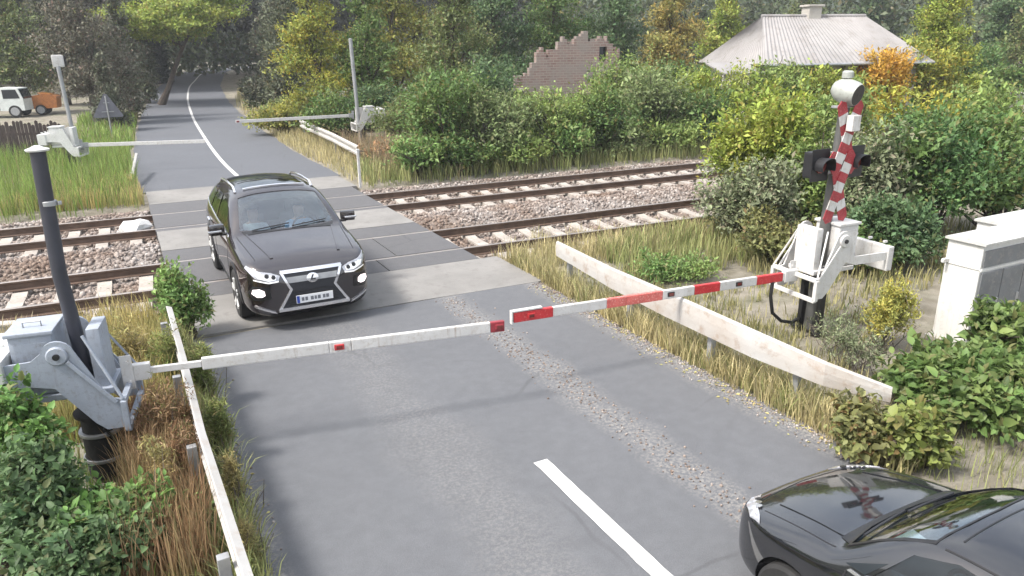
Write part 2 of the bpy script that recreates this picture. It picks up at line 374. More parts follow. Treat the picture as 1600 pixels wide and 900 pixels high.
def ballast_mat():
    m = bpy.data.materials.new('ballast'); t, N, L, B = nodes(m); tc = N.new('ShaderNodeTexCoord').outputs['Object']
    v = N.new('ShaderNodeTexVoronoi'); v.inputs['Scale'].default_value = 17; L.new(tc, v.inputs['Vector'])
    r = ramp(N, [(0, (.15, .125, .11)), (.5, (.23, .205, .188)), (1, (.32, .295, .275))]); L.new(v.outputs['Color'], r.inputs[0])
    n = noise(N, L, .5, 4, .6, tc); r2 = ramp(N, [(.35, (.66, .55, .46)), (.6, (1, 1, 1))]); L.new(n.outputs[0], r2.inputs[0])
    L.new(mixc(N, L, 1.0, r.outputs[0], r2.outputs[0], 'MULTIPLY'), B.inputs['Base Color']); B.inputs['Roughness'].default_value = .95
    b = N.new('ShaderNodeBump'); b.inputs['Strength'].default_value = 1; b.inputs['Distance'].default_value = .05; b.invert = True
    L.new(v.outputs['Distance'], b.inputs['Height']); L.new(b.outputs[0], B.inputs['Normal']); return m
def bz(x, y):                                        # ballast surface: heaped between the tracks, lower between the rails
    v = y-SK*x; d = np.minimum(np.abs(v-yn), np.abs(v-yf))
    return np.where(d < 1.3, -.285, -.285+.22*np.clip((d-1.3)/.7, 0, 1))-.0 - .18*np.clip(np.abs(v-16.5)-4.0, 0, 1)
bx = np.arange(-13, 24, .22); by = np.arange(11.75, 21.6, .18); BX, BY = np.meshgrid(bx, by); BY = BY+SK*BX
BZ = bz(BX, BY)+rng.normal(0, .012, BX.shape)
BZ = np.where((BX > -2.75) & (BX < 2.6), -.285, BZ)
idx = np.arange(BX.size).reshape(BX.shape); fs = np.stack([idx[:-1, :-1], idx[:-1, 1:], idx[1:, 1:], idx[1:, :-1]], -1).reshape(-1, 4)
tag(link('ballast_bed', npmesh('ballast_bed', np.stack([BX, BY, BZ], -1).reshape(-1, 3), fs, ballast_mat(), True)), kind='structure')
def rocks(name, P, size, m, label, cat):
    """loose stones, one mesh"""
    ico = bmesh.new(); bmesh.ops.create_icosphere(ico, subdivisions=1, radius=1); iv = np.array([v.co[:] for v in ico.verts]); jf = np.array([[v.index for v in f.verts] for f in ico.faces]); ico.free()
    n = len(P); g = np.random.default_rng(5)
    V = iv[None]*(1+g.normal(0, .16, (n, len(iv), 1))); A = g.normal(0, 1, (n, 3, 3)); Q = np.linalg.qr(A)[0]
    V = np.einsum('nij,nkj->nki', Q, V*g.uniform(.6, 1.3, (n, 1, 3)))*(size*g.uniform(.55, 1.35, (n, 1, 1)))+P[:, None]
    F = (jf[None]+(np.arange(n)*len(iv))[:, None, None]).reshape(-1, 3)
    return tag(link(name, npmesh(name, V.reshape(-1, 3), F, m)), label, cat, kind='stuff')
def stone_mat():
    m = bpy.data.materials.new('ballast_stone'); t, N, L, B = nodes(m); g = N.new('ShaderNodeNewGeometry')
    r = ramp(N, [(0, (.13, .108, .095)), (.4, (.22, .19, .172)), (.75, (.29, .262, .243)), (1, (.42, .395, .37))]); L.new(g.outputs['Random Per Island'], r.inputs[0])
    n = noise(N, L, .5, 4, .6, N.new('ShaderNodeTexCoord').outputs['Object']); r2 = ramp(N, [(.35, (.68, .55, .46)), (.6, (1, 1, 1))]); L.new(n.outputs[0], r2.inputs[0])
    L.new(mixc(N, L, 1.0, r.outputs[0], r2.outputs[0], 'MULTIPLY'), B.inputs['Base Color']); B.inputs['Roughness'].default_value = .9; return m
g = np.random.default_rng(11); n = 26000
rx = np.concatenate([g.uniform(-9, -2.75, n*2//5), g.uniform(2.65, 15, n*3//5)]); ry = g.uniform(11.9, 21.4, len(rx))+SK*rx
rz_ = bz(rx, ry)+.01
keep = np.ones(len(rx), bool)
for yc, _ in TR:
    for s in (-1, 1): keep &= np.abs(ry-SK*rx-yc-s*G2) > .09
rocks('ballast_stones', np.stack([rx, ry, rz_], -1)[keep], .042, stone_mat(), 'loose reddish grey crushed stones between the railway tracks', 'ballast')

# ------------------------------------------------------------------ foliage
def unit(a): return a/np.maximum(np.linalg.norm(a, axis=-1, keepdims=True), 1e-9)
def leaf_geo(P, D, Nn, size, aspect=.5, fold=.12, fine=False):
    """leaves: base P, direction D, normal N, length size"""
    D = unit(D); S = unit(np.cross(D, Nn)); Nn = np.cross(S, D); s = np.asarray(size).reshape(-1, 1)*np.ones((len(P), 1))
    if not fine:
        V = np.stack([P, P+D*s*.45+S*s*aspect*.5+Nn*s*fold, P+D*s, P+D*s*.45-S*s*aspect*.5+Nn*s*fold], 1)
        F = np.array([[0, 1, 2], [0, 2, 3]]); k = 4
    else:
        h = aspect*.5
        V = np.stack([P, P+D*s*.28+S*s*h*.85+Nn*s*fold, P+D*s*.6+S*s*h*.8+Nn*s*fold*.7, P+D*s*.98-Nn*s*.12, P+D*s*.6-S*s*h*.8+Nn*s*fold*.7, P+D*s*.28-S*s*h*.85+Nn*s*fold, P+D*s*.5], 1)
        F = np.array([[0, 1, 6], [1, 2, 6], [2, 3, 6], [3, 4, 6], [4, 5, 6], [5, 0, 6]]); k = 7
    n = len(P); F = (F[None]+(np.arange(n)*k)[:, None, None]).reshape(-1, 3)
    return V.reshape(-1, 3), F
def sprays(g, lobes, n, per, size, aspect=.5, fine=False, up=.25, droop=.12, upright=0.0, jit=.35, inner=.35):
    """leafy shoots that grow out of each lobe; returns vertices and faces"""
    wts = np.array([l[1][0]*l[1][1]+l[1][1]*l[1][2]+l[1][0]*l[1][2] for l in lobes]); wts = wts/wts.sum()
    Ps, Ds, Ns, Ss = [], [], [], []
    for (c, r), wt in zip(lobes, wts):
        k = max(3, int(n*wt)); d = g.normal(0, 1, (k, 3)); d = unit(d); d[:, 2] = np.where(d[:, 2] < -.35, -d[:, 2]*.6, d[:, 2]); d = unit(d)
        c = np.array(c); r = np.array(r); lump = 1+.22*np.sin(d[:, 0]*5+c[0]*3)*np.sin(d[:, 1]*6+c[1])+.15*np.sin(d[:, 2]*9+c[2])
        L = (g.beta(4, 1.6, k)*1.12)[:, None]*lump[:, None]; tip = c+d*r*L
        grow = unit(d+np.array([0, 0, up+upright]) + g.normal(0, .35, (k, 3)))
        ln = (r.mean()*g.uniform(.3, .6, k))[:, None]
        t = np.linspace(0, 1, per)[None, :, None]
        base = (tip-grow*ln)[:, None]; pts = base+grow[:, None]*ln[:, None]*t; pts[..., 2] -= droop*(t[..., 0]**2)*ln
        ld = grow[:, None]*.6+g.normal(0, .75, (k, per, 3)); nn = np.array([0, 0, .8])+d[:, None]*.6+g.normal(0, jit, (k, per, 3))
        pts = pts+g.normal(0, np.mean(size)*.4, pts.shape)
        Ps.append(pts.reshape(-1, 3)); Ds.append(ld.reshape(-1, 3)); Ns.append(nn.reshape(-1, 3)); Ss.append((g.uniform(size[0]*.75, size[1]*1.1, (k, 1))*g.uniform(.6, 1.15, (1, per))*g.uniform(.8, 1.2, (k, per))).ravel())
    return leaf_geo(np.concatenate(Ps), np.concatenate(Ds), np.concatenate(Ns), np.concatenate(Ss), aspect, .12, fine)
def stems_geo(g, lobes, base, m, name, parent, r0=.03, n=7):
    b = MB(); base = Vector(base)
    for c, r in lobes:
        c = Vector(c)
        for k in range(max(2, int(n/len(lobes)))):
            e = c+Vector(g.normal(0, .45, 3)*np.array(r)); s = base+Vector((g.normal(0, .12), g.normal(0, .12), 0)); mid = s.lerp(e, .5)+Vector((g.normal(0, .12), g.normal(0, .12), .15))
            b.tube([s, mid, e], [r0, r0*.7, r0*.25], 6)
    return b.build(name, m, parent, True)
def bush_lobes(g, w, d, h, k):
    L = []
    for i in range(k):
        f = i/max(1, k-1); a = g.uniform(0, 2*math.pi); q = math.sqrt(g.uniform(.05, 1))*.62
        z = h*g.uniform(.32, .68); s = g.uniform(.34, .5)
        L.append(((math.cos(a)*q*w/2, math.sin(a)*q*d/2, z), (w/2*s*1.15, d/2*s*1.15, min(h*.36, h-z)*g.uniform(.85, 1.1))))
    L.append(((0, 0, h*.35), (w*.42, d*.42, h*.36)))
    return L
def bush(label, x, y, w, d, h, m, n=600, per=7, size=(.06, .11), k=7, seed=1, cat='bush', name='bush', group=None, fine=False, z=None, aspect=.5, **kw):
    g = np.random.default_rng(seed); zz = float(ground_z(x, y)) if z is None else z
    t = thing(name, label, cat, (x, y, zz), 0, group); L = bush_lobes(g, w, d, h, k)
    V, F = sprays(g, L, n, per, size, aspect, fine, **kw); V[:, 2] = np.maximum(V[:, 2], .01)
    link('foliage', npmesh('foliage', V, F, M[m]), t)
    stems_geo(g, L, (0, 0, 0), M['bark'] if name == 'bush' else M['dusty_bark'], 'stem', t, .02+.006*h if name == 'bush' else .005, 14)
    return t
def tree(label, x, y, h, w, m, n=700, per=7, size=(.12, .2), k=9, seed=1, trunk=.16, low=.25, bark='bark', lean=(0, 0), name='tree', group=None, d=None, **kw):
    g = np.random.default_rng(seed); zz = float(zg(x, y))-.05; t = thing(name, label, 'tree', (x, y, zz), 0, group); d = d or w
    L = []
    for i in range(k):
        f = (i+.5)/k; z = h*(low+(1-low)*f*.92); rad = math.sin(min(1, .25+f*.95)*math.pi)*.5+.28; a = i*2.4+g.uniform(-.5, .5)
        q = g.uniform(.25, .62)*rad
        L.append(((math.cos(a)*q*w/2+lean[0]*f, math.sin(a)*q*d/2+lean[1]*f, z), (w/2*rad*.62, d/2*rad*.62, h*(1-low)/k*g.uniform(1.5, 2.2))))
    V, F = sprays(g, L, n, per, size, **kw); V[:, 2] = np.maximum(V[:, 2], .02)
    link('crown', npmesh('crown', V, F, M[m]), t)
    b = MB(); top = Vector((lean[0]*.7, lean[1]*.7, h*.82)); P = []
    for i in range(7):
        f = i/6; P.append(Vector((top.x*f+g.normal(0, .05*h*.15), top.y*f+g.normal(0, .05*h*.15), top.z*f)))
    b.tube(P, [trunk*(1-.85*i/6)*(1.35 if i == 0 else 1) for i in range(7)], 9)
    for c, r in L:
        c = Vector(c); f = max(.12, min(.85, (c.z-.28*h*.5)/top.z)); q = f*6; i = min(5, int(q)); s = P[i].lerp(P[i+1], q-i)
        mid = s.lerp(c, .55)+Vector((g.normal(0, .1), g.normal(0, .1), .1*h*.2)); b.tube([s, mid, c], [trunk*.45*(1-f*.6), trunk*.28*(1-f*.6), trunk*.1], 6)
        for q2 in range(3):
            e2 = c+Vector(g.normal(0, .5, 3)*np.array(r)); b.tube([mid, mid.lerp(e2, .6)+Vector((0, 0, .1)), e2], [trunk*.16, trunk*.1, trunk*.04], 5)
    b.build('trunk', M[bark], t, True)
    return t
def grass(name, label, P, hgt, wid, m, seed, lean=.35, cat='grass'):
    """blades of grass at the points P (n,3)"""
    g = np.random.default_rng(seed); n = len(P); h = g.uniform(hgt[0], hgt[1], (n, 1)); a = g.uniform(0, 2*math.pi, n)
    ln = np.stack([np.cos(a), np.sin(a), np.zeros(n)], 1)*(g.uniform(.1, 1, (n, 1))*lean); b = g.uniform(0, 2*math.pi, n); s = np.stack([np.cos(b), np.sin(b), np.zeros(n)], 1)*g.uniform(wid[0], wid[1], (n, 1))*.5
    up = np.array([0, 0, 1.0])
    V = np.stack([P-s, P+s, P+up*h*.4+ln*h*.25+s*.85, P+up*h*.4+ln*h*.25-s*.85, P+up*h*.75+ln*h*.65+s*.5, P+up*h*.75+ln*h*.65-s*.5, P+up*h*(1-.25*lean)+ln*h*1.1], 1)
    F = np.array([[0, 1, 2], [0, 2, 3], [3, 2, 4], [3, 4, 5], [5, 4, 6]])
    F = (F[None]+(np.arange(n)*7)[:, None, None]).reshape(-1, 3)
    return tag(link(name, npmesh(name, V.reshape(-1, 3), F, M[m])), label, cat, kind='stuff')
def patch_pts(g, poly, n, clump=.6, r=.12):
    poly = np.array(poly); lo, hi = poly.min(0), poly.max(0); out = []
    from mathutils.geometry import intersect_point_line
    def inside(p):
        c = np.zeros(len(p), bool); j = len(poly)-1
        for i in range(len(poly)):
            xi, yi = poly[i]; xj, yj = poly[j]
            c ^= ((yi > p[:, 1]) != (yj > p[:, 1])) & (p[:, 0] < (xj-xi)*(p[:, 1]-yi)/(yj-yi+1e-12)+xi); j = i
        return c
    k = int(n*(1-clump)); p = g.uniform(lo, hi, (n*6, 2)); p = p[inside(p)]
    if len(p) > n: p = p[:n]
    cl = p[g.integers(0, max(1, len(p)//25), int(len(p)*clump))]+g.normal(0, r, (int(len(p)*clump), 2)); p = np.concatenate([p[:k], cl]); p = p[inside(p)]
    return np.concatenate([p, ground_z(p[:, 0], p[:, 1])[:, None]-.01], 1)

M['leaf_green'] = leafmat('leaf_green', (.055, .10, .030), (.085, .125, .035), (.16, .15, .05))
M['leaf_bright'] = leafmat('leaf_bright', (.12, .17, .030), (.17, .19, .035), (.25, .22, .05))
M['leaf_yellow'] = leafmat('leaf_yellow', (.20, .19, .030), (.12, .155, .035), (.32, .24, .03))
M['leaf_olive'] = leafmat('leaf_olive', (.095, .105, .040), (.13, .125, .045), (.17, .12, .05))
M['leaf_dark'] = leafmat('leaf_dark', (.028, .055, .022), (.05, .08, .030), (.09, .10, .04))
M['leaf_dust'] = leafmat('leaf_dust', (.10, .095, .070), (.075, .075, .050), (.15, .10, .075), .2)
M['leaf_greygreen'] = leafmat('leaf_greygreen', (.115, .13, .075), (.085, .11, .05), (.2, .18, .12), .25)
M['leaf_orange'] = leafmat('leaf_orange', (.38, .16, .025), (.30, .19, .03), (.42, .22, .04))
M['leaf_weed'] = leafmat('leaf_weed', (.055, .115, .030), (.09, .15, .04), (.15, .17, .06))
M['leaf_wood'] = leafmat('leaf_wood', (.012, .015, .010), (.020, .022, .014), (.03, .03, .02), .1)  # canopy leaf colour darkened to hold the deep shade of the tunnel
M['grass_dry'] = leafmat('grass_dry', (.30, .245, .13), (.22, .20, .10), (.36, .31, .19), .3, 1.6)
M['grass_green'] = leafmat('grass_green', (.10, .16, .035), (.14, .18, .05), (.25, .22, .10), .35, .8)
M['grass_red'] = leafmat('grass_red', (.18, .110, .065), (.20, .150, .080), (.16, .15, .07), .3, 1.3)
M['grass_olive'] = leafmat('grass_olive', (.17, .165, .075), (.22, .20, .10), (.12, .14, .05), .3, 1.3)

M['leaf_orange2'] = leafmat('leaf_rust', (.20, .11, .055), (.16, .12, .06), (.12, .14, .05), .25)
M['leaf_greygreen2'] = leafmat('leaf_palegreen', (.10, .135, .055), (.13, .16, .065), (.2, .2, .1))
M['leaf_bright2'] = leafmat('leaf_lightgreen', (.105, .155, .045), (.14, .18, .05), (.2, .2, .06))
M['leaf_dark2'] = leafmat('leaf_deepgreen', (.045, .082, .036), (.065, .10, .040), (.10, .12, .05))
M['leaf_green2'] = leafmat('leaf_midgreen', (.045, .090, .030), (.075, .12, .035), (.14, .15, .05), .35, .7)
M['leaf_goldenrod'] = leafmat('leaf_goldenrod', (.20, .21, .06), (.27, .25, .06), (.36, .28, .06), .4, 2.0)
M['leaf_fresh'] = leafmat('leaf_fresh', (.062, .105, .030), (.10, .13, .040), (.15, .16, .06), .4, 2.0)
M['leaf_weed2'] = leafmat('leaf_weedy', (.085, .15, .045), (.12, .17, .05), (.22, .22, .09))
M['leaf_yellow2'] = leafmat('leaf_oliveyellow', (.17, .165, .035), (.12, .145, .04), (.28, .22, .05))
M['leaf_yellow3'] = leafmat('leaf_yellowbrown', (.20, .155, .045), (.14, .145, .045), (.3, .2, .06))
M['leaf_olive2'] = leafmat('leaf_oliveleaf', (.10, .12, .042), (.075, .10, .035), (.17, .14, .06))
M['leaf_dusk'] = leafmat('leaf_dusk', (.045, .055, .035), (.065, .068, .042), (.10, .085, .06), .2)
M['leaf_dust2'] = leafmat('leaf_dustygreen', (.085, .09, .055), (.06, .075, .045), (.14, .10, .07), .2)
M['grass_dry2'] = leafmat('grass_straw', (.27, .22, .09), (.20, .20, .08), (.33, .26, .14), .3, 1.6)
M['grass_olive2'] = leafmat('grass_greenolive', (.13, .155, .055), (.18, .185, .08), (.26, .23, .12), .3, 1.3)
M['grass_red2'] = leafmat('grass_rusty', (.16, .11, .075), (.19, .16, .10), (.18, .17, .08), .3, .9)

# wooded hillside far behind, so that the land does not end at a bare horizon
g = np.random.default_rng(90); av = np.linspace(-1.9, 2.4, 90); hv = np.linspace(0, 1, 7); V = []
for i, a in enumerate(av):
    for h in hv:
        r_ = 150+90*h+4*math.sin(a*31)+g.normal(0, 2); x, y = CAM[0]+math.sin(a)*r_, math.cos(a)*r_; V.append((x, y, float(zg(x, y))*.6-2+34*h**.8*(1+.12*math.sin(a*13)+.08*math.sin(a*41))+g.normal(0, .6)))
k = len(hv); fs = [(i*k+j, i*k+j+1, (i+1)*k+j+1, (i+1)*k+j) for i in range(len(av)-1) for j in range(k-1)]
M['hill'] = mat('hill', (.030, .045, .020), .95, var=.5, vscale=.12, dirt=(.045, .055, .025))
tag(link('hills', npmesh('hills', V, fs, M['hill'], True)), kind='structure')
M['leaf_dusk2'] = leafmat('leaf_duskgreen', (.07, .08, .045), (.055, .065, .038), (.13, .11, .06), .25)
M['weed_rust'] = leafmat('weed_rust', (.165, .095, .055), (.18, .13, .07), (.16, .17, .06), .3, 2.5)
M['weed_straw'] = leafmat('weed_straw', (.25, .205, .09), (.17, .18, .07), (.3, .25, .14), .3, 2.5)
M['weed_green'] = leafmat('weed_green', (.115, .145, .045), (.16, .17, .06), (.26, .22, .1), .3, 2.5)

# added veil to lift the darks: one closed box of even air round camera and scene
hz = bpy.data.materials.new('haze'); hz.use_nodes = True; hn = hz.node_tree.nodes; hn.remove(hn['Principled BSDF'])
pv = hn.new('ShaderNodeVolumePrincipled'); pv.inputs['Color'].default_value = (.86, .90, .95, 1); pv.inputs['Density'].default_value = VEIL_DENSITY; pv.inputs['Anisotropy'].default_value = .2
hz.node_tree.links.new(pv.outputs[0], hn['Material Output'].inputs['Volume'])
hb = MB(); hb.add([(x, y, z) for z in (-4, 48) for x, y in ((-420, -70), (420, -70), (420, 330), (-420, 330))], [(3, 2, 1, 0), (4, 5, 6, 7), (0, 1, 5, 4), (1, 2, 6, 5), (2, 3, 7, 6), (3, 0, 4, 7)])
tag(hb.build('haze', hz), kind='stuff')
M['leaf_wood2'] = leafmat('leaf_blackgreen', (.014, .020, .011), (.022, .028, .015), None, .1)  # near-black leaves: the darkness of the tree tunnel put into the colour
M['leaf_fresh2'] = leafmat('leaf_limegreen', (.09, .115, .030), (.115, .13, .035), (.16, .15, .05), .35, 2.0)
M['leaf_farwood'] = leafmat('leaf_farwood', (.040, .060, .026), (.060, .072, .030), (.10, .09, .04), .2, .15)

# ------------------------------------------------------------------ barriers
def ring(b, c, r, w, axis='y', n=20, th=.01, mi=0):
    pass
def rod(b, p, q, r=.02, n=8, mi=0): return b.tube([p, q], r, n, mi)
def bar(b, p, q, w=.05, h=.05, mi=0):                   # square bar between two points
    p, q = Vector(p), Vector(q); d = q-p; rot = d.to_track_quat('X', 'Z').to_matrix()
    return b.box((p+q)/2, (d.length, w, h), rot, mi, .006)
def barrier(label, loc, rz, boom, cw=(-.62, -.85, 1.08, 1.33), paint='white_paint', legs='pair', fine=True, boom_z=.93, cable=False, thin=0.0, boom_tilt=0.0):
    t = thing('level_crossing_barrier', label, 'barrier', loc, rz, 'barriers lowered across the road'); P = M[paint]
    b = MB(); b.box((-.31, 0, 1.24), (.34, .42, .56), None, 0, .03); h = b.build('housing', P, t, True)
    b = MB(); b.box((-.31, 0, 1.535), (.38, .46, .035), None, 0, .01); b.build('lid', P, h)
    b = MB(); b.box((.17, .0, 1.20), (.11, .36, .62), None, 0, .02); b.build('side_case', P, t, True)
    b = MB(); b.box((-.10, 0, .92), (.72, .46, .06), None, 0, .01); b.build('base_plate', P, t)
    if fine:
        k = MB(); k.tube([(-.38, -.06, 1.545), (-.38, -.06, 1.60), (-.24, -.06, 1.60), (-.24, -.06, 1.545)], .009, 6); k.build('handle', M['galv'], h, True)
        for s in (-1, 1):
            k = MB(); k.box((-.31, s*.212, 1.24), (.26, .008, .42), None, 0, .003); k.box((-.22, s*.215, 1.24), (.02, .012, .08), None, 0, .003); k.build('access_panel', P, h)
    hump = [(-.09+.13*math.cos(a), 1.36+.13*math.sin(a)) for a in np.linspace(.15, 2.9, 9)]
    poly = [(.34, .60), (.34, .88), (.24, .90)]+hump+[(-.30, cw[3]), (cw[0], cw[3]-.01), (cw[0], cw[2]), (-.34, cw[2]), (-.16, 1.06), (.10, .68), (.18, .60)]
    for s in (-1, 1):
        b = MB(); b.prism(poly, s*.34-.012, s*.34+.012, 'y'); y = b.build('yoke_plate', P, t)
        if fine:
            k = MB(); rot = Matrix.Rotation(R(90), 3, 'X')
            k.lathe([(.075, -.02), (.085, -.01), (.085, .01), (.075, .02)], 20, (-.09, s*.358, 1.36), rot); k.build('pivot_cap', P, y, True)
            k = MB(); k.lathe([(.028, -.035), (.028, .035)], 12, (-.09, s*.362, 1.36), rot); k.build('pivot_bolt', M['black'], y, True)
            k = MB(); bar(k, (.30, s*.372, .86), (-.02, s*.372, 1.30), .018, .035); k.build('stiffener', P, y)
    b = MB(); 
    for z in (.60, .88): bar(b, (.36, -.40, z), (.36, .40, z), .05, .05)
    for s in (-1, 1): bar(b, (.36, s*.40, .60), (.36, s*.40, .88), .05, .05)
    b.build('front_frame', P, t)
    if fine:
        for s in (-1, 1):
            b = MB(); bar(b, (.36, s*.40, .90), (.10, s*.24, 1.48), .022, .022); b.build('brace', P, t)
    b = MB(); b.box(((cw[0]+cw[1])/2, 0, (cw[2]+cw[3])/2-.05), (abs(cw[1]-cw[0]), .80 if cw[1] > -.8 else .74, .42 if cw[1] > -.8 else .34), None, 0, .012)
    for q in (-.25, 0, .25): b.box(((cw[0]+cw[1])/2, q, (cw[2]+cw[3])/2+.17), (.06, .03, .03), None, 0, .004)
    b.build('counterweight', M['pale_metal'] if paint != 'white_paint' else P, t)
    if legs == 'pair':
        for s in (-.16, .16):
            b = MB(); b.box((-.02, s, .47), (.09, .07, .97), None, 0, .01); b.box((-.02, s, .015), (.22, .16, .03), None, 0, .005); b.build('leg', M['black'], t)
    else:
        b = MB(); prof = [(.17, 0), (.17, .16), (.185, .17), (.185, .20), (.165, .21), (.165, .42), (.18, .43), (.18, .46), (.155, .47), (.155, .62), (.2, .63), (.2, .66), (.12, .67), (.12, .95)]
        b.lathe(prof, 24, (.04, 0, 0)); st = b.build('leg', M['rubber'], t, True, 50)
        k = MB()
        for z in (.17, .435):
            k = MB(); k.lathe([(.186, z), (.19, z+.004), (.19, z+.03), (.186, z+.034)], 24, (.04, 0, 0)); k.build('band', M['galv'], st, True)
        k = MB(); k.tube([(.2, -.22, .8), (.13, -.24, .55), (.22, -.18, .35), (.2, -.1, .2)], .014, 6); k.build('cable', M['black'], st, True)
    # boom ------------------------------------------------
    segs, lamps, tipstyle, L = boom
    A = [M['white_paint'], M['red_paint'], M['faded_red'], M['dark_red']]
    hh = .12; tl = boom_tilt
    def Z(x): return boom_z+(x-.45)*tl
    rot = Matrix.Rotation(-math.atan(tl), 3, 'Y')
    b = MB()
    for x0, x1, mi in segs:
        th = .062 if (thin and x1 <= thin+.01) else hh
        b.box(((x0+x1)/2, 0, Z((x0+x1)/2)), (x1-x0-.002, .05 if th == hh else .04, th), rot, mi, .012 if th == hh else .006)
    bo = b.build('boom', A, t)
    k = MB(); k.box((.44, 0, Z(.44)), (.22, .07, .16), None, 0, .01); k.box((.36, -.045, Z(.4)+.02), (.10, .012, .34), None, 0, .004)
    for q in (-.08, .12): k.lathe([(.018, -.02), (.018, .02)], 8, (.37, -.05, Z(.4)+q), Matrix.Rotation(R(90), 3, 'X'))
    k.build('boom_clamp', M['galv'] if not fine else M['white_paint'], t)
    for x, mi in lamps:
        l = MB(); l.box((x, 0, Z(x)), (.10, .072, .062), None, 0, .012); q = l.build('boom_lamp', M['black'] if mi == 0 else A[mi], bo)
        l = MB()
        for s in (-1, 1): l.box((x, s*.038, Z(x)), (.06, .006, .036), None, 0, .002)
        l.build('lens', M['lens_red'], q)
    if tipstyle:
        l = MB(); x = L-.02
        bar(l, (L-.36, 0, Z(L)+.075), (L+.02, 0, Z(L)+.075), .06, .02); bar(l, (L+.02, 0, Z(L)-.075), (L+.02, 0, Z(L)+.085), .06, .02)
        l.build('tip_frame', M['white_paint'], bo)
    if cable:
        l = MB(); l.tube([(.75, .02, Z(.75)-.05), (.76, .02, .62), (.68, .0, .36), (.48, -.03, .20), (.25, -.06, .13), (.08, -.12, .14), (.02, -.16, .1)], .024, 8); l.build('cable', M['rubber'], t, True)
    return t
mast_r = (5.05, 6.63); mast_l = (-3.73, 7.33)
BR = 4.55
barrier('white barrier machine with a red and white boom and hanging cable by striped crosses', (mast_r[0], mast_r[1], 0), R(180-4.2),
        ([(.45, .58, 0), (.58, 1.02, 1), (1.02, 1.62, 0), (1.62, 2.02, 1), (2.02, 2.50, 0), (2.50, 3.02, 2), (3.02, 3.30, 2), (3.30, 4.02, 0), (4.02, 4.52, 1)], [(1.32, 0), (2.38, 0), (4.30, 1)], True, 4.52),
        (-.92, -1.02, 1.0, 1.12), 'white_paint', 'pair', True, .86, True, 0, .012)
barrier('blue-grey barrier machine with a white boom on a black ringed column, beside the dark pole', (mast_l[0], mast_l[1], 0), R(-9.5),
        ([(.45, 1.0, 0), (1.0, 2.2, 0), (2.2, 2.42, 0), (2.42, 3.9, 0), (3.9, 4.06, 3)], [(2.30, 1), (4.0, 3)], False, 4.1),
        (-.50, -.72, 1.10, 1.33), 'grey_paint', 'column', True, .98, False, 1.0, -.004)
fr = aty(566, 190, 30.5); far_r = (float(fr[0]), 30.5)
tp = at(368, 188, 1.25); LR = float(np.hypot(tp[0]-far_r[0], tp[1]-far_r[1]))
barrier('distant white barrier machine with a long white boom, below the yellow-green trees', (far_r[0], far_r[1], 0), math.atan2(tp[1]-far_r[1], tp[0]-far_r[0]),
        ([(.45, .9, 0), (.9, 3.2, 0), (3.2, LR, 0)], [(LR-.08, 3)], False, LR), (-.62, -.9, 1.2, 1.42), 'white_paint', 'pair', False, 1.2)
fl = aty(108, 218, 28.3); far_l = (float(fl[0]), 28.3); tl_ = at(320, 217, 1.0); LL = float(np.hypot(tl_[0]-far_l[0], tl_[1]-far_l[1]))
barrier('distant pale barrier machine with a white boom, in front of the brown picket fence', (far_l[0], far_l[1], 0), math.atan2(tl_[1]-far_l[1], tl_[0]-far_l[0]),
        ([(.45, .9, 0), (.9, 2.3, 0), (2.3, LL, 0)], [], False, LL), (-.55, -.8, 1.08, 1.33), 'pale_metal', 'pair', False, .92)

# ------------------------------------------------------------------ masts
t = thing('signal_mast', 'dark bare pole with a pale flat cap beside the blue-grey barrier machine', 'pole', (mast_l[0], mast_l[1], 0))
b = MB(); b.tube([(.0, .0, .02), (.02, .0, 1.0), (-.03, .0, 2.0), (.0, .0, 3.06)], .060, 18); b.build('pole', M['pole_dark'], t, True)
b = MB(); b.lathe([(.02, 3.06), (.088, 3.065), (.092, 3.08), (.05, 3.095), (.02, 3.11)], 20); b.build('cap', M['pale_metal'], t, True)
b = MB(); b.lathe([(.062, 2.60), (.067, 2.605), (.067, 2.64), (.062, 2.645)], 18); b.box((.085, -.02, 2.62), (.03, .03, .03), None, 0, .004); b.build('clip', M['galv'], t, True)

t = thing('crossing_signal', 'grey mast with red and white crosses, two dark lamps and a pale bell', 'railway signal', (mast_r[0], mast_r[1], 0))
TL = .055                                            # the mast leans a little
def mx(z): return .02+TL*z
b = MB(); b.tube([(mx(0), 0, .02), (mx(1), 0, 1), (mx(2), 0, 2), (mx(3.05), 0, 3.05)], [.078, .078, .07, .066], 18); b.build('pole', M['pole_grey'], t, True)
def cross(z, h, wdt):
    ang = math.atan2(wdt, h); Lh = math.hypot(wdt, h)/2; bd = .08
    for s in (-1, 1):
        b = MB(); cuts = [-Lh+2*Lh*i/7 for i in range(8)]
        for i in range(7):
            u0, u1 = cuts[i]+.0005, cuts[i+1]-.0005; mi = 0 if i % 2 == 0 else 1
            c, sn = math.cos(ang), math.sin(ang)*s
            pts = []
            for u, v in ((u0, -bd), (u1, -bd), (u1+(.05 if i == 6 else 0), 0), (u1, bd), (u0, bd), (u0-(.05 if i == 0 else 0), 0)):
                pts.append((u*sn+v*c, z+u*c-v*sn))
            b.prism([(mx(z)+p, q) for p, q in pts], -.10-.006-(.012 if s > 0 else 0), -.10+.004-(.012 if s > 0 else 0), 'y', mi)
        b.build('cross_board', [M['red_paint2'], M['white_paint']], t)
M['bell_grey'] = mat('bell_grey', (.36, .38, .35), .5, .1, var=.2, vscale=6, dirt=(.25, .25, .22))
M['red_paint2'] = mat('red_board', (.33, .025, .035), .5, var=.35, vscale=9, dirt=(.4, .12, .12))
cross(2.66, .86, .32); cross(2.03, .86, .32)
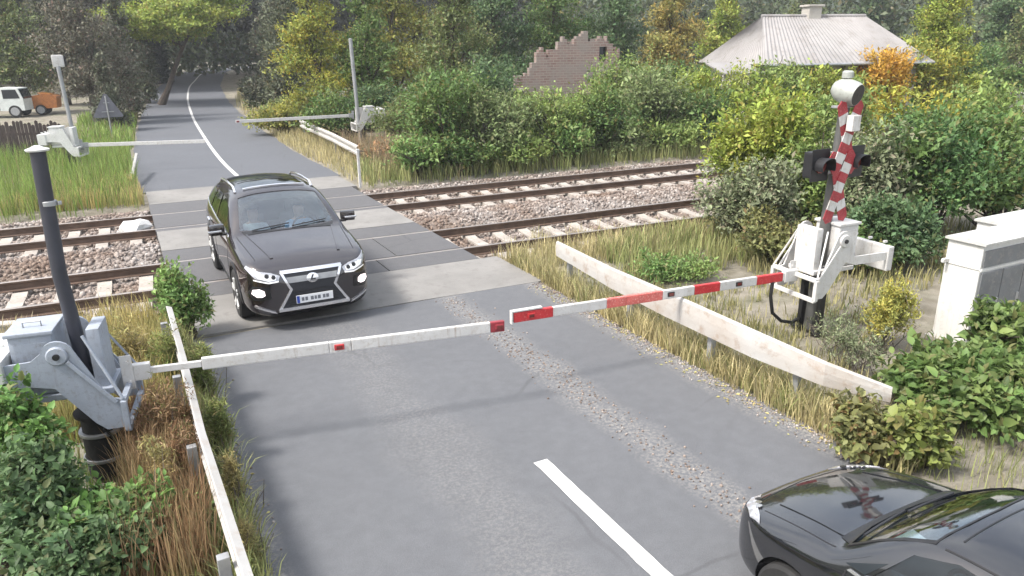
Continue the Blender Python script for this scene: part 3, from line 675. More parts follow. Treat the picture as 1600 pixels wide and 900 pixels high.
for s in (-1, 1):
    zc = 2.33; x = mx(zc)+s*.33
    b = MB(); b.box((x, .06, zc), (.25, .16, .34), None, 0, .03); b.box((x, -.03, zc), (.32, .015, .42), None, 0, .006); l = b.build('lamp_housing', M['black'], t)
    k = MB(); k.lathe([(.001, -.02), (.09, -.012), (.095, 0), (.001, .001)], 20, (x, -.045, zc-.01), Matrix.Rotation(R(-90), 3, 'X')); k.build('lens', M['lens_red'], l, True)
    k = MB(); n = 14                                  # hood
    vs = []; 
    for j in range(n+1):
        a = R(-25+230*j/n)
        for rr_, yy in ((.115, -.04), (.125, -.23+.05*abs(math.cos(a))), (.117, -.23+.05*abs(math.cos(a))), (.107, -.04)): vs.append((x+rr_*math.cos(a), yy, zc-.01+rr_*math.sin(a)))
    k.add(vs, [(4*j+i, 4*j+(i+1) % 4, 4*(j+1)+(i+1) % 4, 4*(j+1)+i) for j in range(n) for i in range(4)]); k.build('hood', M['black'], l, True)
    k = MB(); bar(k, (mx(zc)+s*.06, .0, zc+.14), (x, .05, zc+.17), .04, .03); bar(k, (mx(zc)+s*.06, 0, zc-.12), (x, .05, zc-.14), .04, .03); k.build('bracket', M['pale_metal'], t)
b = MB(); b.box((mx(2.86)+.0, -.17, 2.86), (.15, .10, .20), None, 0, .012); b.build('white_box', M['white_paint'], t)
b = MB(); rt = Matrix.Rotation(R(104), 3, 'X') @ Matrix.Rotation(R(10), 3, 'Y')
b.lathe([(.02, -.20), (.09, -.18), (.14, -.11), (.16, -.02), (.155, .09), (.135, .15)], 26, (mx(3.2)-.02, -.02, 3.24), rt)
bl = b.build('bell', M['bell_grey'], t, True, 60)
k = MB(); k.lathe([(.13, .151), (.10, .11), (.06, .09), (.03, .15), (.005, .155)], 26, (mx(3.2)-.02, -.02, 3.24), rt); k.build('horn_mouth', M['black'], bl, True)
b = MB(); b.box((mx(3.05)-.05, -.02, 3.06), (.34, .10, .03), None, 0, .006); b.build('top_bracket', M['galv'], t)
b = MB(); b.lathe([(.03, 0), (.07, .01), (.07, .08), (.05, .1)], 14, (mx(3.2), .02, 3.40)); b.build('bell_cap', M['bell_grey'], t, True)

z = aty(561, 62, 30.3); t = thing('signal_mast', 'distant thin grey pole rising behind the white barrier machine, before yellow-green trees', 'pole', (float(aty(561, 190, 30.3)[0]), 30.3, 0))
b = MB(); b.tube([(0, 0, 0), (-.1, 0, float(z[2]))], .075, 12); b.build('pole', M['galv'], t, True)
b = MB(); b.lathe([(.04, 0), (.09, .005), (.09, .03), (.03, .05)], 12, (-.1, 0, float(z[2]))); b.build('cap', M['galv'], t, True)
yy = 28.9; z = aty(113, 103, yy); t = thing('signal_mast', 'distant thin grey pole carrying a white lamp head, left of the road', 'railway signal', (float(aty(117, 215, yy)[0]), yy, 0))
b = MB(); b.tube([(0, 0, 0), (-.08, 0, float(z[2]))], .065, 12); b.build('pole', M['galv'], t, True)
b = MB(); b.box((-.06, .06, float(z[2])+.16), (.34, .16, .38), None, 0, .05); lh = b.build('lamp_head', M['white_paint'], t, True)
k = MB(); k.box((.12, .16, float(z[2])+.16), (.10, .14, .34), None, 0, .03); k.build('hood', M['black'], lh)

# ------------------------------------------------------------------ guardrails
M['rail_white'] = mat('rail_white', (.40, .395, .38), .55, var=.12, vscale=1.5, col2=(.33, .32, .30), dirt=(.33, .29, .25))
M['plank_paint'] = mat('plank_paint', (.43, .425, .41), .6, var=.1, vscale=1.2, col2=(.36, .32, .28), dirt=(.30, .24, .19), bump=.3, bscale=14)
def guardrail(label, pts, zs, side, posts, name='guardrail', mt='rail_white', ht=.31, plank=False):
    """corrugated beam through pts at height zs; side = +1/-1 the side its face bulges to"""
    pts = [Vector((p[0], p[1])) for p in pts]; n = len(pts); t = thing(name, label, 'guardrail', (pts[0].x, pts[0].y, 0)); o = pts[0]
    prof = [(-.5, 0), (-.40, .055), (-.22, .06), (-.1, .012), (.1, .012), (.22, .06), (.40, .055), (.5, 0)]
    if plank: prof = [(-.5, .02), (-.46, .05), (-.1, .058), (.1, .058), (.42, .05), (.5, .03)]
    prof = prof+[(a, b_-.012) for a, b_ in reversed(prof)]; k = len(prof); b = MB(); vs = []
    for i, p in enumerate(pts):
        d = (pts[min(i+1, n-1)]-pts[max(i-1, 0)]).normalized(); nn = Vector((d.y, -d.x))*side
        for a, q in prof: vs.append((p.x-o.x+nn.x*q, p.y-o.y+nn.y*q, zs[i]+a*(ht[i] if hasattr(ht, '__len__') else ht)))
    b.add(vs, [(i*k+j, i*k+(j+1) % k, (i+1)*k+(j+1) % k, (i+1)*k+j) for i in range(n-1) for j in range(k)]+[tuple(range(k)), tuple((n-1)*k+j for j in range(k))])
    b.build('beam', M[mt], t)
    for f in posts:
        q = f*(n-1); i = min(n-2, int(q)); p = pts[i].lerp(pts[i+1], q-i); z = zs[i]+(zs[i+1]-zs[i])*(q-i); d = (pts[i+1]-pts[i]).normalized(); nn = Vector((d.y, -d.x))*side
        c = MB(); c.box((p.x-o.x-nn.x*.07, p.y-o.y-nn.y*.07, z/2-.05), (.07, .08, z+.06), Matrix.Rotation(math.atan2(d.y, d.x), 3, 'Z'), 0, .008); c.build('post', M['galv'], t)
    return t
gz = [.62, .62, .62, .60, .52, .40]; gp = [at(873, 388, .62), at(960, 435, .62), at(1045, 475, .62), at(1180, 537, .60), at(1290, 583, .52), at(1392, 618, .38)]
print('guard R', [tuple(np.round(p, 2)) for p in gp])
guardrail('white corrugated guardrail sloping down into the weeds under the red and white boom', gp, gz, 1, (.03, .25, .5, .72, .93), ht=[.26, .32, .36, .34, .28, .17], plank=True, mt='plank_paint')
gp = [at(263, 492, .66), at(285, 575, .66), at(312, 690, .66), at(374, 890, .66)]; print('guard L', [tuple(np.round(p, 2)) for p in gp])
e = gp[-1]+(gp[-1]-gp[-2])*.7; guardrail('long white guardrail running through reddish dry weeds along the left road edge', gp+[e], [.66]*5, -1, (.03, .27, .5, .72, .95), ht=.24)
gp = [at(560, 236, .55), at(520, 215, .55), at(470, 193, .55)]
guardrail('short distant white guardrail on the verge in front of the yellow-green trees', gp, [.55]*3, -1, (.03, .5, .97), ht=.36)
gp = [at(206, 278, .25), at(213, 245, .55)]
guardrail('tiny white guardrail end in green grass left of the far road', gp, [.3, .6], 1, (.1, .9), ht=.16)
p = at(563, 291); t = thing('marker_post', 'slim pale post standing at the end of the distant white guardrail', 'post', (p[0], p[1], 0))
b = MB(); b.box((0, 0, .5), (.07, .07, 1.1), None, 0, .012); b.build('shaft', M['white_paint'], t); b = MB(); b.box((0, 0, 1.06), (.085, .085, .035), None, 0, .008); b.build('cap', M['pale_metal'], t)
p = atg(244, 122); t = thing('marker_post', 'pale wooden post at the mouth of the dark tree tunnel', 'post', tuple(p))
b = MB(); b.tube([(0, 0, -.1), (0.03, 0, 3.3)], .12, 10); b.build('shaft', M['pale_metal'], t, True)
b = MB(); b.box((-.3, 0, 3.4), (.5, .3, .4), None, 0, .06); b.build('cap', M['white_paint'], t)

# triangular sign seen from behind
p = at(176, 216); t = thing('warning_sign', 'grey back of a triangular road sign in the left verge grass', 'road sign', (p[0], p[1], 0))
b = MB(); b.tube([(0, 0, 0), (0, 0, 1.9)], .035, 10); b.build('pole', M['galv'], t, True)
tri = [(-.62, 1.0), (-.56, .94), (.56, .94), (.62, 1.0), (.06, 1.98), (-.06, 1.98)]
b = MB(); b.prism(tri, .045, .055, 'y'); b.build('sign_plate', M['sign_back'] if 'sign_back' in M else mat('sign_back', (.17, .17, .2), .5, .3), t)
b = MB(); b.box((0, .0, 1.2), (.5, .02, .04), None, 0, .004); b.box((0, 0, 1.6), (.25, .02, .04), None, 0, .004); b.build('clamp', M['galv'], t)

# ------------------------------------------------------------------ cabinets
def cabinet(label, x, y, w, d, h, doors, name='relay_cabinet'):
    t = thing(name, label, 'cabinet', (x, y, 0))           # x, y: left front corner
    b = MB(); b.box((w/2, d/2, h/2), (w, d, h), None, 0, .012); body = b.build('body', M['cab_white'], t)
    b = MB(); b.prism([(-.04, h), (d+.03, h+.0), (d+.03, h+.03), (d*.5, h+.075), (-.04, h+.03)], -.035, w+.04, 'x'); b.build('roof', M['cab_roof'], t)
    b = MB(); b.box((w/2, -.006, h*.765), (w*.985, .02, .03), None, 0, .004); b.box((-.006, d/2, h*.775), (.01, d*.95, .012)); b.build('ledge', M['cab_white'], t)
    b = MB(); b.box((w/2, -.012, h*.87), (w*.96, .014, h*.16), None, 0, .004); b.build('upper_panel', M['door_grey'], t)
    dw = w*.97/doors
    for i in range(doors):
        c = MB(); c.box((w*.015+dw*(i+.5), -.014, h*.40), (dw-.02, .022, h*.68), None, 0, .008); dr = c.build('door', M['door_grey'], t)
        c = MB(); c.box((w*.015+dw*(i+.88), -.036, h*.42), (.03, .022, .14), None, 0, .006); c.build('handle', M['galv'], dr)
    b = MB(); b.box((w/2, d/2, .0), (w+.12, d+.14, .10), None, 0, .01); b.build('plinth', M['concrete'], t)
    b = MB(); b.box((-.06, d*.92, h*.80), (.12, .04, .05), None, 0, .008); b.build('peg', M['white_paint'], t)
    return t
M['cab_white'] = mat('cab_white', (.60, .60, .58), .55, var=.1, vscale=2.5, dirt=(.47, .46, .43), streak=(.36, .32, .27))
M['cab_roof'] = mat('cab_roof', (.52, .52, .50), .6, var=.25, vscale=3, dirt=(.36, .34, .3))
cabinet('white metal trackside cabinet with dark grey doors standing above the leafy bush', 6.26, 5.14, 1.45, .46, 1.40, 3)
cabinet('second taller pale cabinet cut off by the right edge of the picture', 7.62, 5.55, 1.2, .5, 1.38, 2)

# pale cable ducts beside the near track
for i, (a, c) in enumerate((((-20, 536), (112, 520)), ((-20, 515), (70, 508)))):
    A, B_ = at(*a, .02), at(*c, .02); t = MB(); A2 = Vector(A); B2 = Vector(B_)
    bar(t, (0, 0, 0), B2-A2, .15, .12); bar(t, Vector((0, 0, .07)), B2-A2+Vector((0, 0, .07)), .19, .03)
    o = t.build('cable_duct', M['concrete']); o.location = A2
    tag(o, ('long pale concrete cable duct lying behind the blue-grey barrier machine', 'shorter pale cable duct lying closest to the near railway track')[i], 'cable duct', 'cable ducts by the track')
p = at(210, 352); b = MB(); bm = bmesh.new(); bmesh.ops.create_icosphere(bm, subdivisions=2, radius=1)
for v in bm.verts: v.co = Vector((v.co.x*.30, v.co.y*.46, v.co.z*.2))*(1+.12*math.sin(7*v.co.x+3*v.co.y)+.1*math.sin(11*v.co.z+5*v.co.y))
b.bm(bm); o = b.build('boulder', M['white_paint']); o.location = (p[0], p[1], -.06); o.rotation_euler = (0, 0, R(-25)); tag(o, 'whitewashed stone lying at the left edge of the crossing deck', 'boulder')

# ------------------------------------------------------------------ fence, vehicles in the yard
A, B_ = Vector((-13.5, 35.0)), Vector((-5.0, 32.0)); L = (B_-A).length; t = thing('picket_fence', 'weathered dark brown wooden picket fence left of the far road', 'fence', (A.x, A.y, 0), math.atan2(B_.y-A.y, B_.x-A.x))
rr = random.Random(4); b = MB(); x = 0
while x < L:
    hgt = 1.42+rr.uniform(-.09, .09); wd = .10+rr.uniform(-.01, .02)
    b.prism([(x, .05), (x+wd, .05), (x+wd, hgt-.04), (x+wd/2, hgt), (x, hgt-.04)], -.012, .012, 'y'); x += wd+.012+rr.uniform(0, .012)
b.build('pickets', M['fence_wood'], t)
for z in (.3, 1.0):
    b = MB(); b.box((L/2, .035, z), (L, .04, .08), None, 0, .008); b.build('fence_rail', M['fence_wood'], t)
for i in range(5):
    b = MB(); b.box((.1+i*(L-.2)/4, .09, .6), (.11, .07, 1.35), None, 0, .01); b.build('fence_post', M['fence_wood'], t)
def wheel(parent, x, y, z, r, wd, rim='galv', side=1, fine=False):
    rt = Matrix.Rotation(R(90), 3, 'Y')
    b = MB(); b.lathe([(r*.66, -wd*.46), (r*.9, -wd*.5), (r*.985, -wd*.4), (r, -wd*.15), (r, wd*.15), (r*.985, wd*.4), (r*.9, wd*.5), (r*.66, wd*.46)], 36, (x, y, z), rt); wl = b.build('wheel', M['rubber'], parent, True)
    k = MB(); o = wd*.47*side
    k.lathe([(r*.02, .30*wd*side), (r*.18, .30*wd*side), (r*.22, .22*wd*side), (r*.58, .14*wd*side), (r*.66, o*.96), (r*.685, o)], 30, (x, y, z), rt); rm = k.build('rim', M['black'] if fine else M[rim], wl, True)
    if fine:
        for j in range(5):
            a = 2*math.pi*j/5+.3; k = MB() if j == 0 else k
            for da in (-.13, .13):
                bar(k, (x+.34*wd*side, y+r*.12*math.cos(a), z+r*.12*math.sin(a)), (x+.44*wd*side, y+r*.64*math.cos(a+da), z+r*.64*math.sin(a+da)), .05, .035)
        k.build('spokes', M[rim], rm)
    return wl
M['lorry_green'] = mat('lorry_green', (.12, .17, .12), .5, var=.4); M['lorry_white'] = mat('lorry_white', (.62, .66, .64), .5, var=.2); M['machine_orange'] = mat('machine_orange', (.42, .15, .03), .55, var=.4, vscale=5, dirt=(.2, .1, .05))
M['win_dark'] = mat('win_dark', (.02, .025, .03), .1, var=.1)
p = atg(26, 182); px_ = 1/ (FPX/np.linalg.norm(p-CAM)); t = thing('parked_lorry', 'white and green lorry parked behind the brown picket fence', 'lorry', tuple(p), R(75))
t.scale = (.8,)*3
b = MB(); b.prism([(-1.05, .5), (-1.05, 1.35), (-.8, 2.15), (.55, 2.2), (.65, .5)], -.95, .95, 'x'); b.build('cab', M['lorry_white'], t)
b = MB(); b.prism([(-1.075, 1.38), (-.85, 2.08), (-.83, 2.08), (-1.05, 1.36)], -.85, .85, 'x'); b.prism([(-.85, 1.4), (-.65, 2.05), (.3, 2.05), (.3, 1.4)], -.96, -.953, 'x'); b.prism([(-.85, 1.4), (-.65, 2.05), (.3, 2.05), (.3, 1.4)], .953, .96, 'x'); b.build('window', M['win_dark'], t)
b = MB(); b.box((0, 2.0, 1.25), (1.95, 2.5, .75), None, 0, .03); b.box((0, 1.6, .6), (1.0, 4.2, .16), None, 0, .02); b.build('load_bed', M['lorry_green'], t)
for s in (-1, 1):
    for y in (-.35, 2.5): wheel(t, s*.88, y, .45, .45, .26, 'galv', s)
p = atg(58, 181); t = thing('orange_machine', 'rusty orange farm machine parked behind the fence next to the lorry', 'farm machine', (float(p[0])+.35, float(p[1])+1.2, float(p[2])), R(80))
t.scale = (.75,)*3
b = MB(); b.prism([(-1.2, .55), (-1.3, 1.5), (-.5, 1.75), (.9, 1.5), (1.1, .75), (.6, .5)], -.8, .8, 'x'); b.build('hopper', M['machine_orange'], t)
b = MB(); b.box((0, -.4, 1.72), (1.5, .9, .08), Matrix.Rotation(R(8), 3, 'X'), 0, .01); b.build('cover', M['lens_amber'], t)
b = MB(); bar(b, (-.3, 1.0, .6), (0, 2.0, .45), .08, .08); bar(b, (.3, 1.0, .6), (0, 2.0, .45), .08, .08); b.build('drawbar', M['black'], t)
for s in (-1, 1): wheel(t, s*.85, 0, .42, .42, .22, 'galv', s)

# ------------------------------------------------------------------ house, ruin
M['roof_sheet'] = mat('roof_sheet', (.27, .26, .255), .9, var=.35, vscale=.35, dirt=(.19, .175, .165), bump=.3, bscale=8)
ra = CAM+ray(1192, 22)/np.linalg.norm(ray(1192, 22)[:2])*37; rb = CAM+ray(1350, 30)/np.linalg.norm(ray(1350, 30)[:2])*40
zb = float(zg(ra[0], ra[1])); rz = (ra[2]+rb[2])/2-zb; d2 = Vector((rb[0]-ra[0], rb[1]-ra[1])); Lh = d2.length; t = thing('village_house', 'house with a pale grey hipped roof and a short chimney behind the bushes', 'house', (ra[0], ra[1], zb), math.atan2(d2.y, d2.x))
hp, dp, ez = 1.5, 3.0, 2.95
print('house', ra, rb, Lh, rz)
b = MB(); b.box((Lh/2, 0, ez/2-.15), (Lh+2*hp-.9, 2*dp-.9, ez+.2)); b.build('wall', M['plaster'], t)
def roof_face(P, nm='roof'):                        # a corrugated sheet over the polygon (eave a, eave b, ridge b, ridge a)
    a, b2, c2, d_ = [Vector(p) for p in P]; n = max(6, int((b2-a).length/.11)); vs = []; nn = (b2-a).cross(d_-a).normalized()
    if nn.z < 0: nn = -nn
    for i in range(n+1):
        f = i/n; w_ = .02*(1 if i % 2 else -1)
        for p, q in ((a, b2), (d_, c2)):
            x = p.lerp(q, f); vs += [x+nn*(w_+.03), x+nn*(w_-.02)]
    m = MB(); m.add(vs, [(4*i, 4*(i+1), 4*(i+1)+2, 4*i+2) for i in range(n)]+[(4*i+1, 4*i+3, 4*(i+1)+3, 4*(i+1)+1) for i in range(n)]+[(4*i, 4*i+1, 4*(i+1)+1, 4*(i+1)) for i in range(n)]+[(4*i+2, 4*(i+1)+2, 4*(i+1)+3, 4*i+3) for i in range(n)])
    return m.build(nm, M['roof_sheet'], t)
rf = roof_face([(-hp, -dp, ez), (Lh+hp, -dp, ez), (Lh, 0, rz), (0, 0, rz)]); roof_face([(-hp, dp, ez), (Lh+hp, dp, ez), (Lh, 0, rz), (0, 0, rz)])
roof_face([(-hp, dp, ez), (-hp, -dp, ez), (0, 0, rz), (0, 0, rz)]); roof_face([(Lh+hp, -dp, ez), (Lh+hp, dp, ez), (Lh, 0, rz), (Lh, 0, rz)])
b = MB(); b.tube([(-.05, 0, rz+.03), (Lh+.05, 0, rz+.03)], .08, 8); b.build('ridge_cap', M['roof_sheet'], t, True)
cx = Lh*.48; b = MB(); b.box((cx, .1, rz+.05), (.65, .6, .8), None, 0, .02); b.box((cx, .1, rz+.47), (.8, .75, .09), None, 0, .02); b.build('chimney', M['plaster'], rf)
b = MB(); b.tube([(-hp, -dp-.06, ez-.02), (Lh+hp, -dp-.06, ez-.02)], .06, 8); b.build('gutter', M['galv'], t, True)
for x in (Lh*.25, Lh*.62):
    b = MB(); b.box((x, -dp+.44, 1.5), (1.1, .05, 1.1), None, 0, .01); wn = b.build('window', M['fence_wood'], t); k = MB(); k.box((x, -dp+.40, 1.5), (.9, .03, .9)); k.build('pane', M['win_dark'], wn)
b = MB(); b.prism([(-dp-.1, ez-.35), (-dp+1.6, ez+.05), (-dp+1.6, ez+.11), (-dp-.1, ez-.29)], -hp-1.9, -hp-.02, 'x'); b.build('porch_roof', M['roof_sheet'], t)
for s in (-hp-1.8, -hp-.15):
    b = MB(); b.box((s, -dp+.1, (ez-.35)/2), (.12, .12, ez-.35), None, 0, .01); b.build('porch_post', M['plaster'], t)

def brick_mat():
    m = bpy.data.materials.new('old_brick'); t, N, L, B = nodes(m); tc = N.new('ShaderNodeTexCoord').outputs['Object']
    sp = N.new('ShaderNodeSeparateXYZ'); L.new(tc, sp.inputs[0]); ad = N.new('ShaderNodeMath'); L.new(sp.outputs[0], ad.inputs[0]); L.new(sp.outputs[1], ad.inputs[1])
    cb = N.new('ShaderNodeCombineXYZ'); L.new(ad.outputs[0], cb.inputs[0]); L.new(sp.outputs[2], cb.inputs[1])
    br = N.new('ShaderNodeTexBrick'); L.new(cb.outputs[0], br.inputs[0]); br.inputs['Scale'].default_value = 1; br.inputs['Brick Width'].default_value = .30; br.inputs['Row Height'].default_value = .105; br.inputs['Mortar Size'].default_value = .014
    br.inputs['Color1'].default_value = (.17, .10, .085, 1); br.inputs['Color2'].default_value = (.235, .165, .14, 1); br.inputs['Mortar'].default_value = (.27, .235, .21, 1)
    n = noise(N, L, 1.3, 6, .65, tc); r = ramp(N, [(.40, 0.0), (.60, .85)]); L.new(n.outputs[0], r.inputs[0])
    L.new(mixc(N, L, r.outputs[0], br.outputs[0], (.215, .19, .17)), B.inputs['Base Color']); B.inputs['Roughness'].default_value = .9
    b = N.new('ShaderNodeBump'); b.inputs['Strength'].default_value = .6; b.inputs['Distance'].default_value = .03; L.new(br.outputs['Fac'], b.inputs['Height']); b.invert = True; L.new(b.outputs[0], B.inputs['Normal']); return m
M['brick'] = brick_mat()
yR = 29.0; p0 = aty(764, 140, yR); p1 = aty(940, 60, yR); t = thing('brick_ruin', 'roofless ruin of pinkish old brick half hidden by bushes', 'ruined building', (float(p0[0]), yR, 0), R(-14))
s = 1.0; Wd = float(p1[0]-p0[0])*1.03; H = lambda py: float(aty(860, py+14, yR)[2])
cols = [(0, H(128)), (.17, H(118)), (.28, H(92)), (.4, H(66)), (.52, H(52)), (.66, H(44)), (.80, H(40)), (.9, H(48)), (1, H(60))]
b = MB(); rr = random.Random(6)
hole = (.84, .90, H(82), H(60)); hole2 = (.52, .68, H(142), H(137))
edges = sorted(set([i/56 for i in range(57)]+[hole[0], hole[1], hole2[0], hole2[1]]))
def top(f):
    for (a, za), (c, zc) in zip(cols, cols[1:]):
        if a <= f <= c: return za+(zc-za)*(f-a)/(c-a)
    return cols[-1][1]
for a, c in zip(edges, edges[1:]):
    f = (a+c)/2; z1 = round((top(f)+rr.uniform(-.30, .10)+.14*math.sin(f*37))/.105)*.105; spans = [(-.2, z1)]
    for h in (hole, hole2):
        if h[0] <= f <= h[1]: spans = [(-.2, h[2]), (h[3], z1)] if h is hole else [(-.2, h[2]), (h[3], z1)]
    for za, zc in spans: b.prism([(a*Wd, za), (c*Wd, za), (c*Wd, zc), (a*Wd, zc)], 0, .38, 'y')
b.build('wall', M['brick'], t)
b = MB(); x = Wd*.999
for i in range(12):
    z1 = H(62)-.09*i+rr.uniform(-.1, .1); b.prism([(.38+i*.33, -.2), (.38+(i+1)*.33, -.2), (.38+(i+1)*.33, z1), (.38+i*.33, z1)], x-.38, x, 'x')
b.build('side_wall', M['brick'], t)
b = MB(); b.box((Wd*.13, -.03, H(124)), (Wd*.26, .10, .12), Matrix.Rotation(R(-1), 3, 'Y'), 0, .01); b.build('lintel', M['concrete'], t)
b = MB(); b.box((Wd*.60, .24, (hole2[2]+hole2[3])/2), (Wd*.16, .02, .3)); b.build('opening', M['win_dark'], t); b = MB(); b.box((Wd*.87, .24, (hole[2]+hole[3])/2), (Wd*.062, .02, hole[3]-hole[2]+.1)); b.build('opening', M['win_dark'], t)  # dark sheets set in the wall holes in place of the shade inside

# ------------------------------------------------------------------ cars
def paint(name, col, flake):
    m = bpy.data.materials.new(name); t, N, L, B = nodes(m); tc = N.new('ShaderNodeTexCoord').outputs['Object']
    n = noise(N, L, 2.5, 6, .6, tc); r = ramp(N, [(.4, 0.0), (.75, .5)]); L.new(n.outputs[0], r.inputs[0])
    L.new(mixc(N, L, r.outputs[0], col, tuple(x*1.3+.002 for x in col)), B.inputs['Base Color'])
    B.inputs['Metallic'].default_value = 0; B.inputs['Specular IOR Level'].default_value = .05; B.inputs['Roughness'].default_value = .4; B.inputs['Coat Weight'].default_value = 1; B.inputs['Coat Roughness'].default_value = .05; B.inputs['Coat IOR'].default_value = 1.95
    return m
M['paint_maroon'] = paint('paint_maroon', (.010, .0065, .008), .3); M['paint_black'] = paint('paint_black', (.006, .0065, .008), .2)
M['glass'] = glassmat('car_glass', (.80, .88, .91), .14); M['glass_dark'] = glassmat('car_glass_dark', (.5, .56, .58))
M['lamp_glass'] = mat('lamp_glass', (.42, .43, .46), .15, .35, var=.2, vscale=14, coat=1)
M['lamp_bright'] = mat('lamp_bright', (.85, .85, .86), .2, .1, var=.1, coat=1)
M['trim_black'] = mat('trim_black', (.012, .012, .013), .35, var=.2); M['grille_mesh'] = mat('grille_mesh', (.022, .024, .03), .45, var=.3, vscale=30)
M['cloth_dark'] = mat('cloth_dark', (.03, .03, .032), .85, var=.3); M['dash'] = mat('dash', (.05, .05, .052), .7, var=.2)
def lerpc(tab, u):
    xs, ys = zip(*tab); return float(np.interp(u, xs, ys))
def evalmesh(o):
    dg = bpy.context.evaluated_depsgraph_get(); return bpy.data.meshes.new_from_object(o.evaluated_get(dg))
class Car:
    def __init__(s, P):
        s.P = P; us = P['st']; vs = []; fs = []
        for u in us:
            w_ = lerpc(P['w'], u); zb = lerpc(P['zb'], u); be = lerpc(P['belt'], u); wr = min(lerpc(P['wr'], u), .97)*w_; ze = lerpc(P['ze'], u); zt = lerpc(P['zt'], u); ze = max(ze, be+.012); zt = max(zt, ze+.006); sh = be-.13*(be-zb)/.75
            h = [(0, zb), (.7*w_, zb), (.93*w_, zb+.05), (.99*w_, zb+.2*(be-zb)), (w_, zb+.5*(be-zb)), (.99*w_, sh), (.945*w_, be), ((.945*w_+wr)/2+.012, (be+ze)/2+.01), (wr, ze), (.6*wr, ze+(zt-ze)*.72), (0, zt)]
            vs += [(x, u, z) for x, z in h]+[(-x, u, z) for x, z in h[-2:0:-1]]
        n = 20; k = len(us)
        for i in range(k-1):
            for j in range(n): fs.append((i*n+j, i*n+(j+1) % n, (i+1)*n+(j+1) % n, (i+1)*n+j))
        fs += [tuple(range(n-1, -1, -1)), tuple((k-1)*n+j for j in range(n))]
        b = MB().add(vs, fs); me = b.mesh('body', P['paint'], True, 60); o = bpy.data.objects.new('tmp_body', me); C.objects.link(o)
        m = o.modifiers.new('s', 'SUBSURF'); m.levels = 2; m.render_levels = 2
        s.me = evalmesh(o); bpy.data.objects.remove(o); bpy.data.meshes.remove(me)
        bm = bmesh.new(); bm.from_mesh(s.me); bmesh.ops.recalc_face_normals(bm, faces=bm.faces); bm.to_mesh(s.me); s.bvh = BVHTree.FromBMesh(bm); bm.free()
    def hit(s, a, b, view):
        if view == 'front': o, d = Vector((a, -2, b)), Vector((0, 1, 0))
        elif view == 'top': o, d = Vector((a, b, 4)), Vector((0, 0, -1))
        elif view == 'left': o, d = Vector((3, a, b)), Vector((-1, 0, 0))
        else: o, d = Vector((-3, a, b)), Vector((1, 0, 0))
        p, n, _, _ = s.bvh.ray_cast(o, d); return p, n, d
    def patch(s, name, poly, view, m, parent, off=.004, depth=.012, step=.06, n=None):
        bm = bmesh.new(); vv = [bm.verts.new((a, b, 0)) for a, b in poly]; bm.faces.new(vv)
        lo = [min(q[i] for q in poly) for i in (0, 1)]; hi = [max(q[i] for q in poly) for i in (0, 1)]
        for ax in (0, 1):
            c = lo[ax]+step
            while c < hi[ax]-.005:
                no = Vector((1, 0, 0)) if ax == 0 else Vector((0, 1, 0)); co = no*c
                bmesh.ops.bisect_plane(bm, geom=bm.verts[:]+bm.edges[:]+bm.faces[:], plane_co=co, plane_no=no); c += step
        bmesh.ops.triangulate(bm, faces=[f for f in bm.faces if len(f.verts) > 4])
        last = None; bad = []
        for v in bm.verts:
            p, nn, d = s.hit(v.co.x, v.co.y, view)
            if p is None: bad.append(v); continue
            if nn.dot(d) > 0: nn = -nn
            v.co = p+nn*off-d*off*.3
        bmesh.ops.delete(bm, geom=bad, context='VERTS')
        if not bm.faces: print('empty patch', name, view); bm.free(); return None
        bmesh.ops.recalc_face_normals(bm, faces=bm.faces)
        me = bpy.data.meshes.new(name); bm.to_mesh(me); bm.free(); me.materials.append(m); me.shade_smooth()
        # close it backwards so that it has thickness
        bm = bmesh.new(); bm.from_mesh(me); dv = {'front': (0, 1, 0), 'top': (0, 0, -1), 'left': (-1, 0, 0), 'right': (1, 0, 0)}[view]
        ex = bmesh.ops.extrude_face_region(bm, geom=bm.faces[:]); nv = [e for e in ex['geom'] if isinstance(e, bmesh.types.BMVert)]
        bmesh.ops.translate(bm, vec=Vector(dv)*depth, verts=nv); bmesh.ops.recalc_face_normals(bm, faces=bm.faces); bm.to_mesh(me); bm.free()
        me.set_sharp_from_angle(angle=R(50))
        return link(name, me, parent)
    def finish(s, parent, cutters, wells, cavity):
        o = link('body', s.me, parent)
        objs = []
        def cut(me):
            q = bpy.data.objects.new('cutter', me); C.objects.link(q); objs.append(q); q.matrix_world = parent.matrix_world.copy()
            m = o.modifiers.new('b', 'BOOLEAN'); m.operation = 'DIFFERENCE'; m.object = q; m.solver = 'EXACT'
        for me in cavity+cutters+wells: cut(me)
        bpy.context.view_layer.update(); me = evalmesh(o); o.modifiers.clear(); o.data = me
        for q in objs: bpy.data.objects.remove(q)
        me.shade_smooth(); me.set_sharp_from_angle(angle=R(32)); return o
def prismmesh(poly, a, b, axis, m): return MB().prism(poly, a, b, axis).mesh('cutter', m)
def wellmesh(x, y, z, r, wd, m): return MB().lathe([(r, -wd/2), (r, wd/2)], 36, (x, y, z), Matrix.Rotation(R(90), 3, 'Y')).mesh('cutter', m)
def mirror(p): return [(-a, b) for a, b in reversed(p)]
def steering(parent, x, y, z):
    b = MB(); pts = []; rt = Matrix.Rotation(R(-65), 3, 'X')
    ring_ = [Vector((x, y, z))+rt @ Vector((.18*math.cos(2*math.pi*i/20), .18*math.sin(2*math.pi*i/20), 0)) for i in range(21)]
    b.tube(ring_, .016, 8, 0, False); b.tube([ring_[0], ring_[10]], .018, 6); b.lathe([(.05, -.02), (.05, .02)], 14, (x, y, z), rt); b.tube([(x, y, z), (x, y-.28, z-.10)], .025, 8)
    b.build('steering_wheel', M['trim_black'], parent, True)
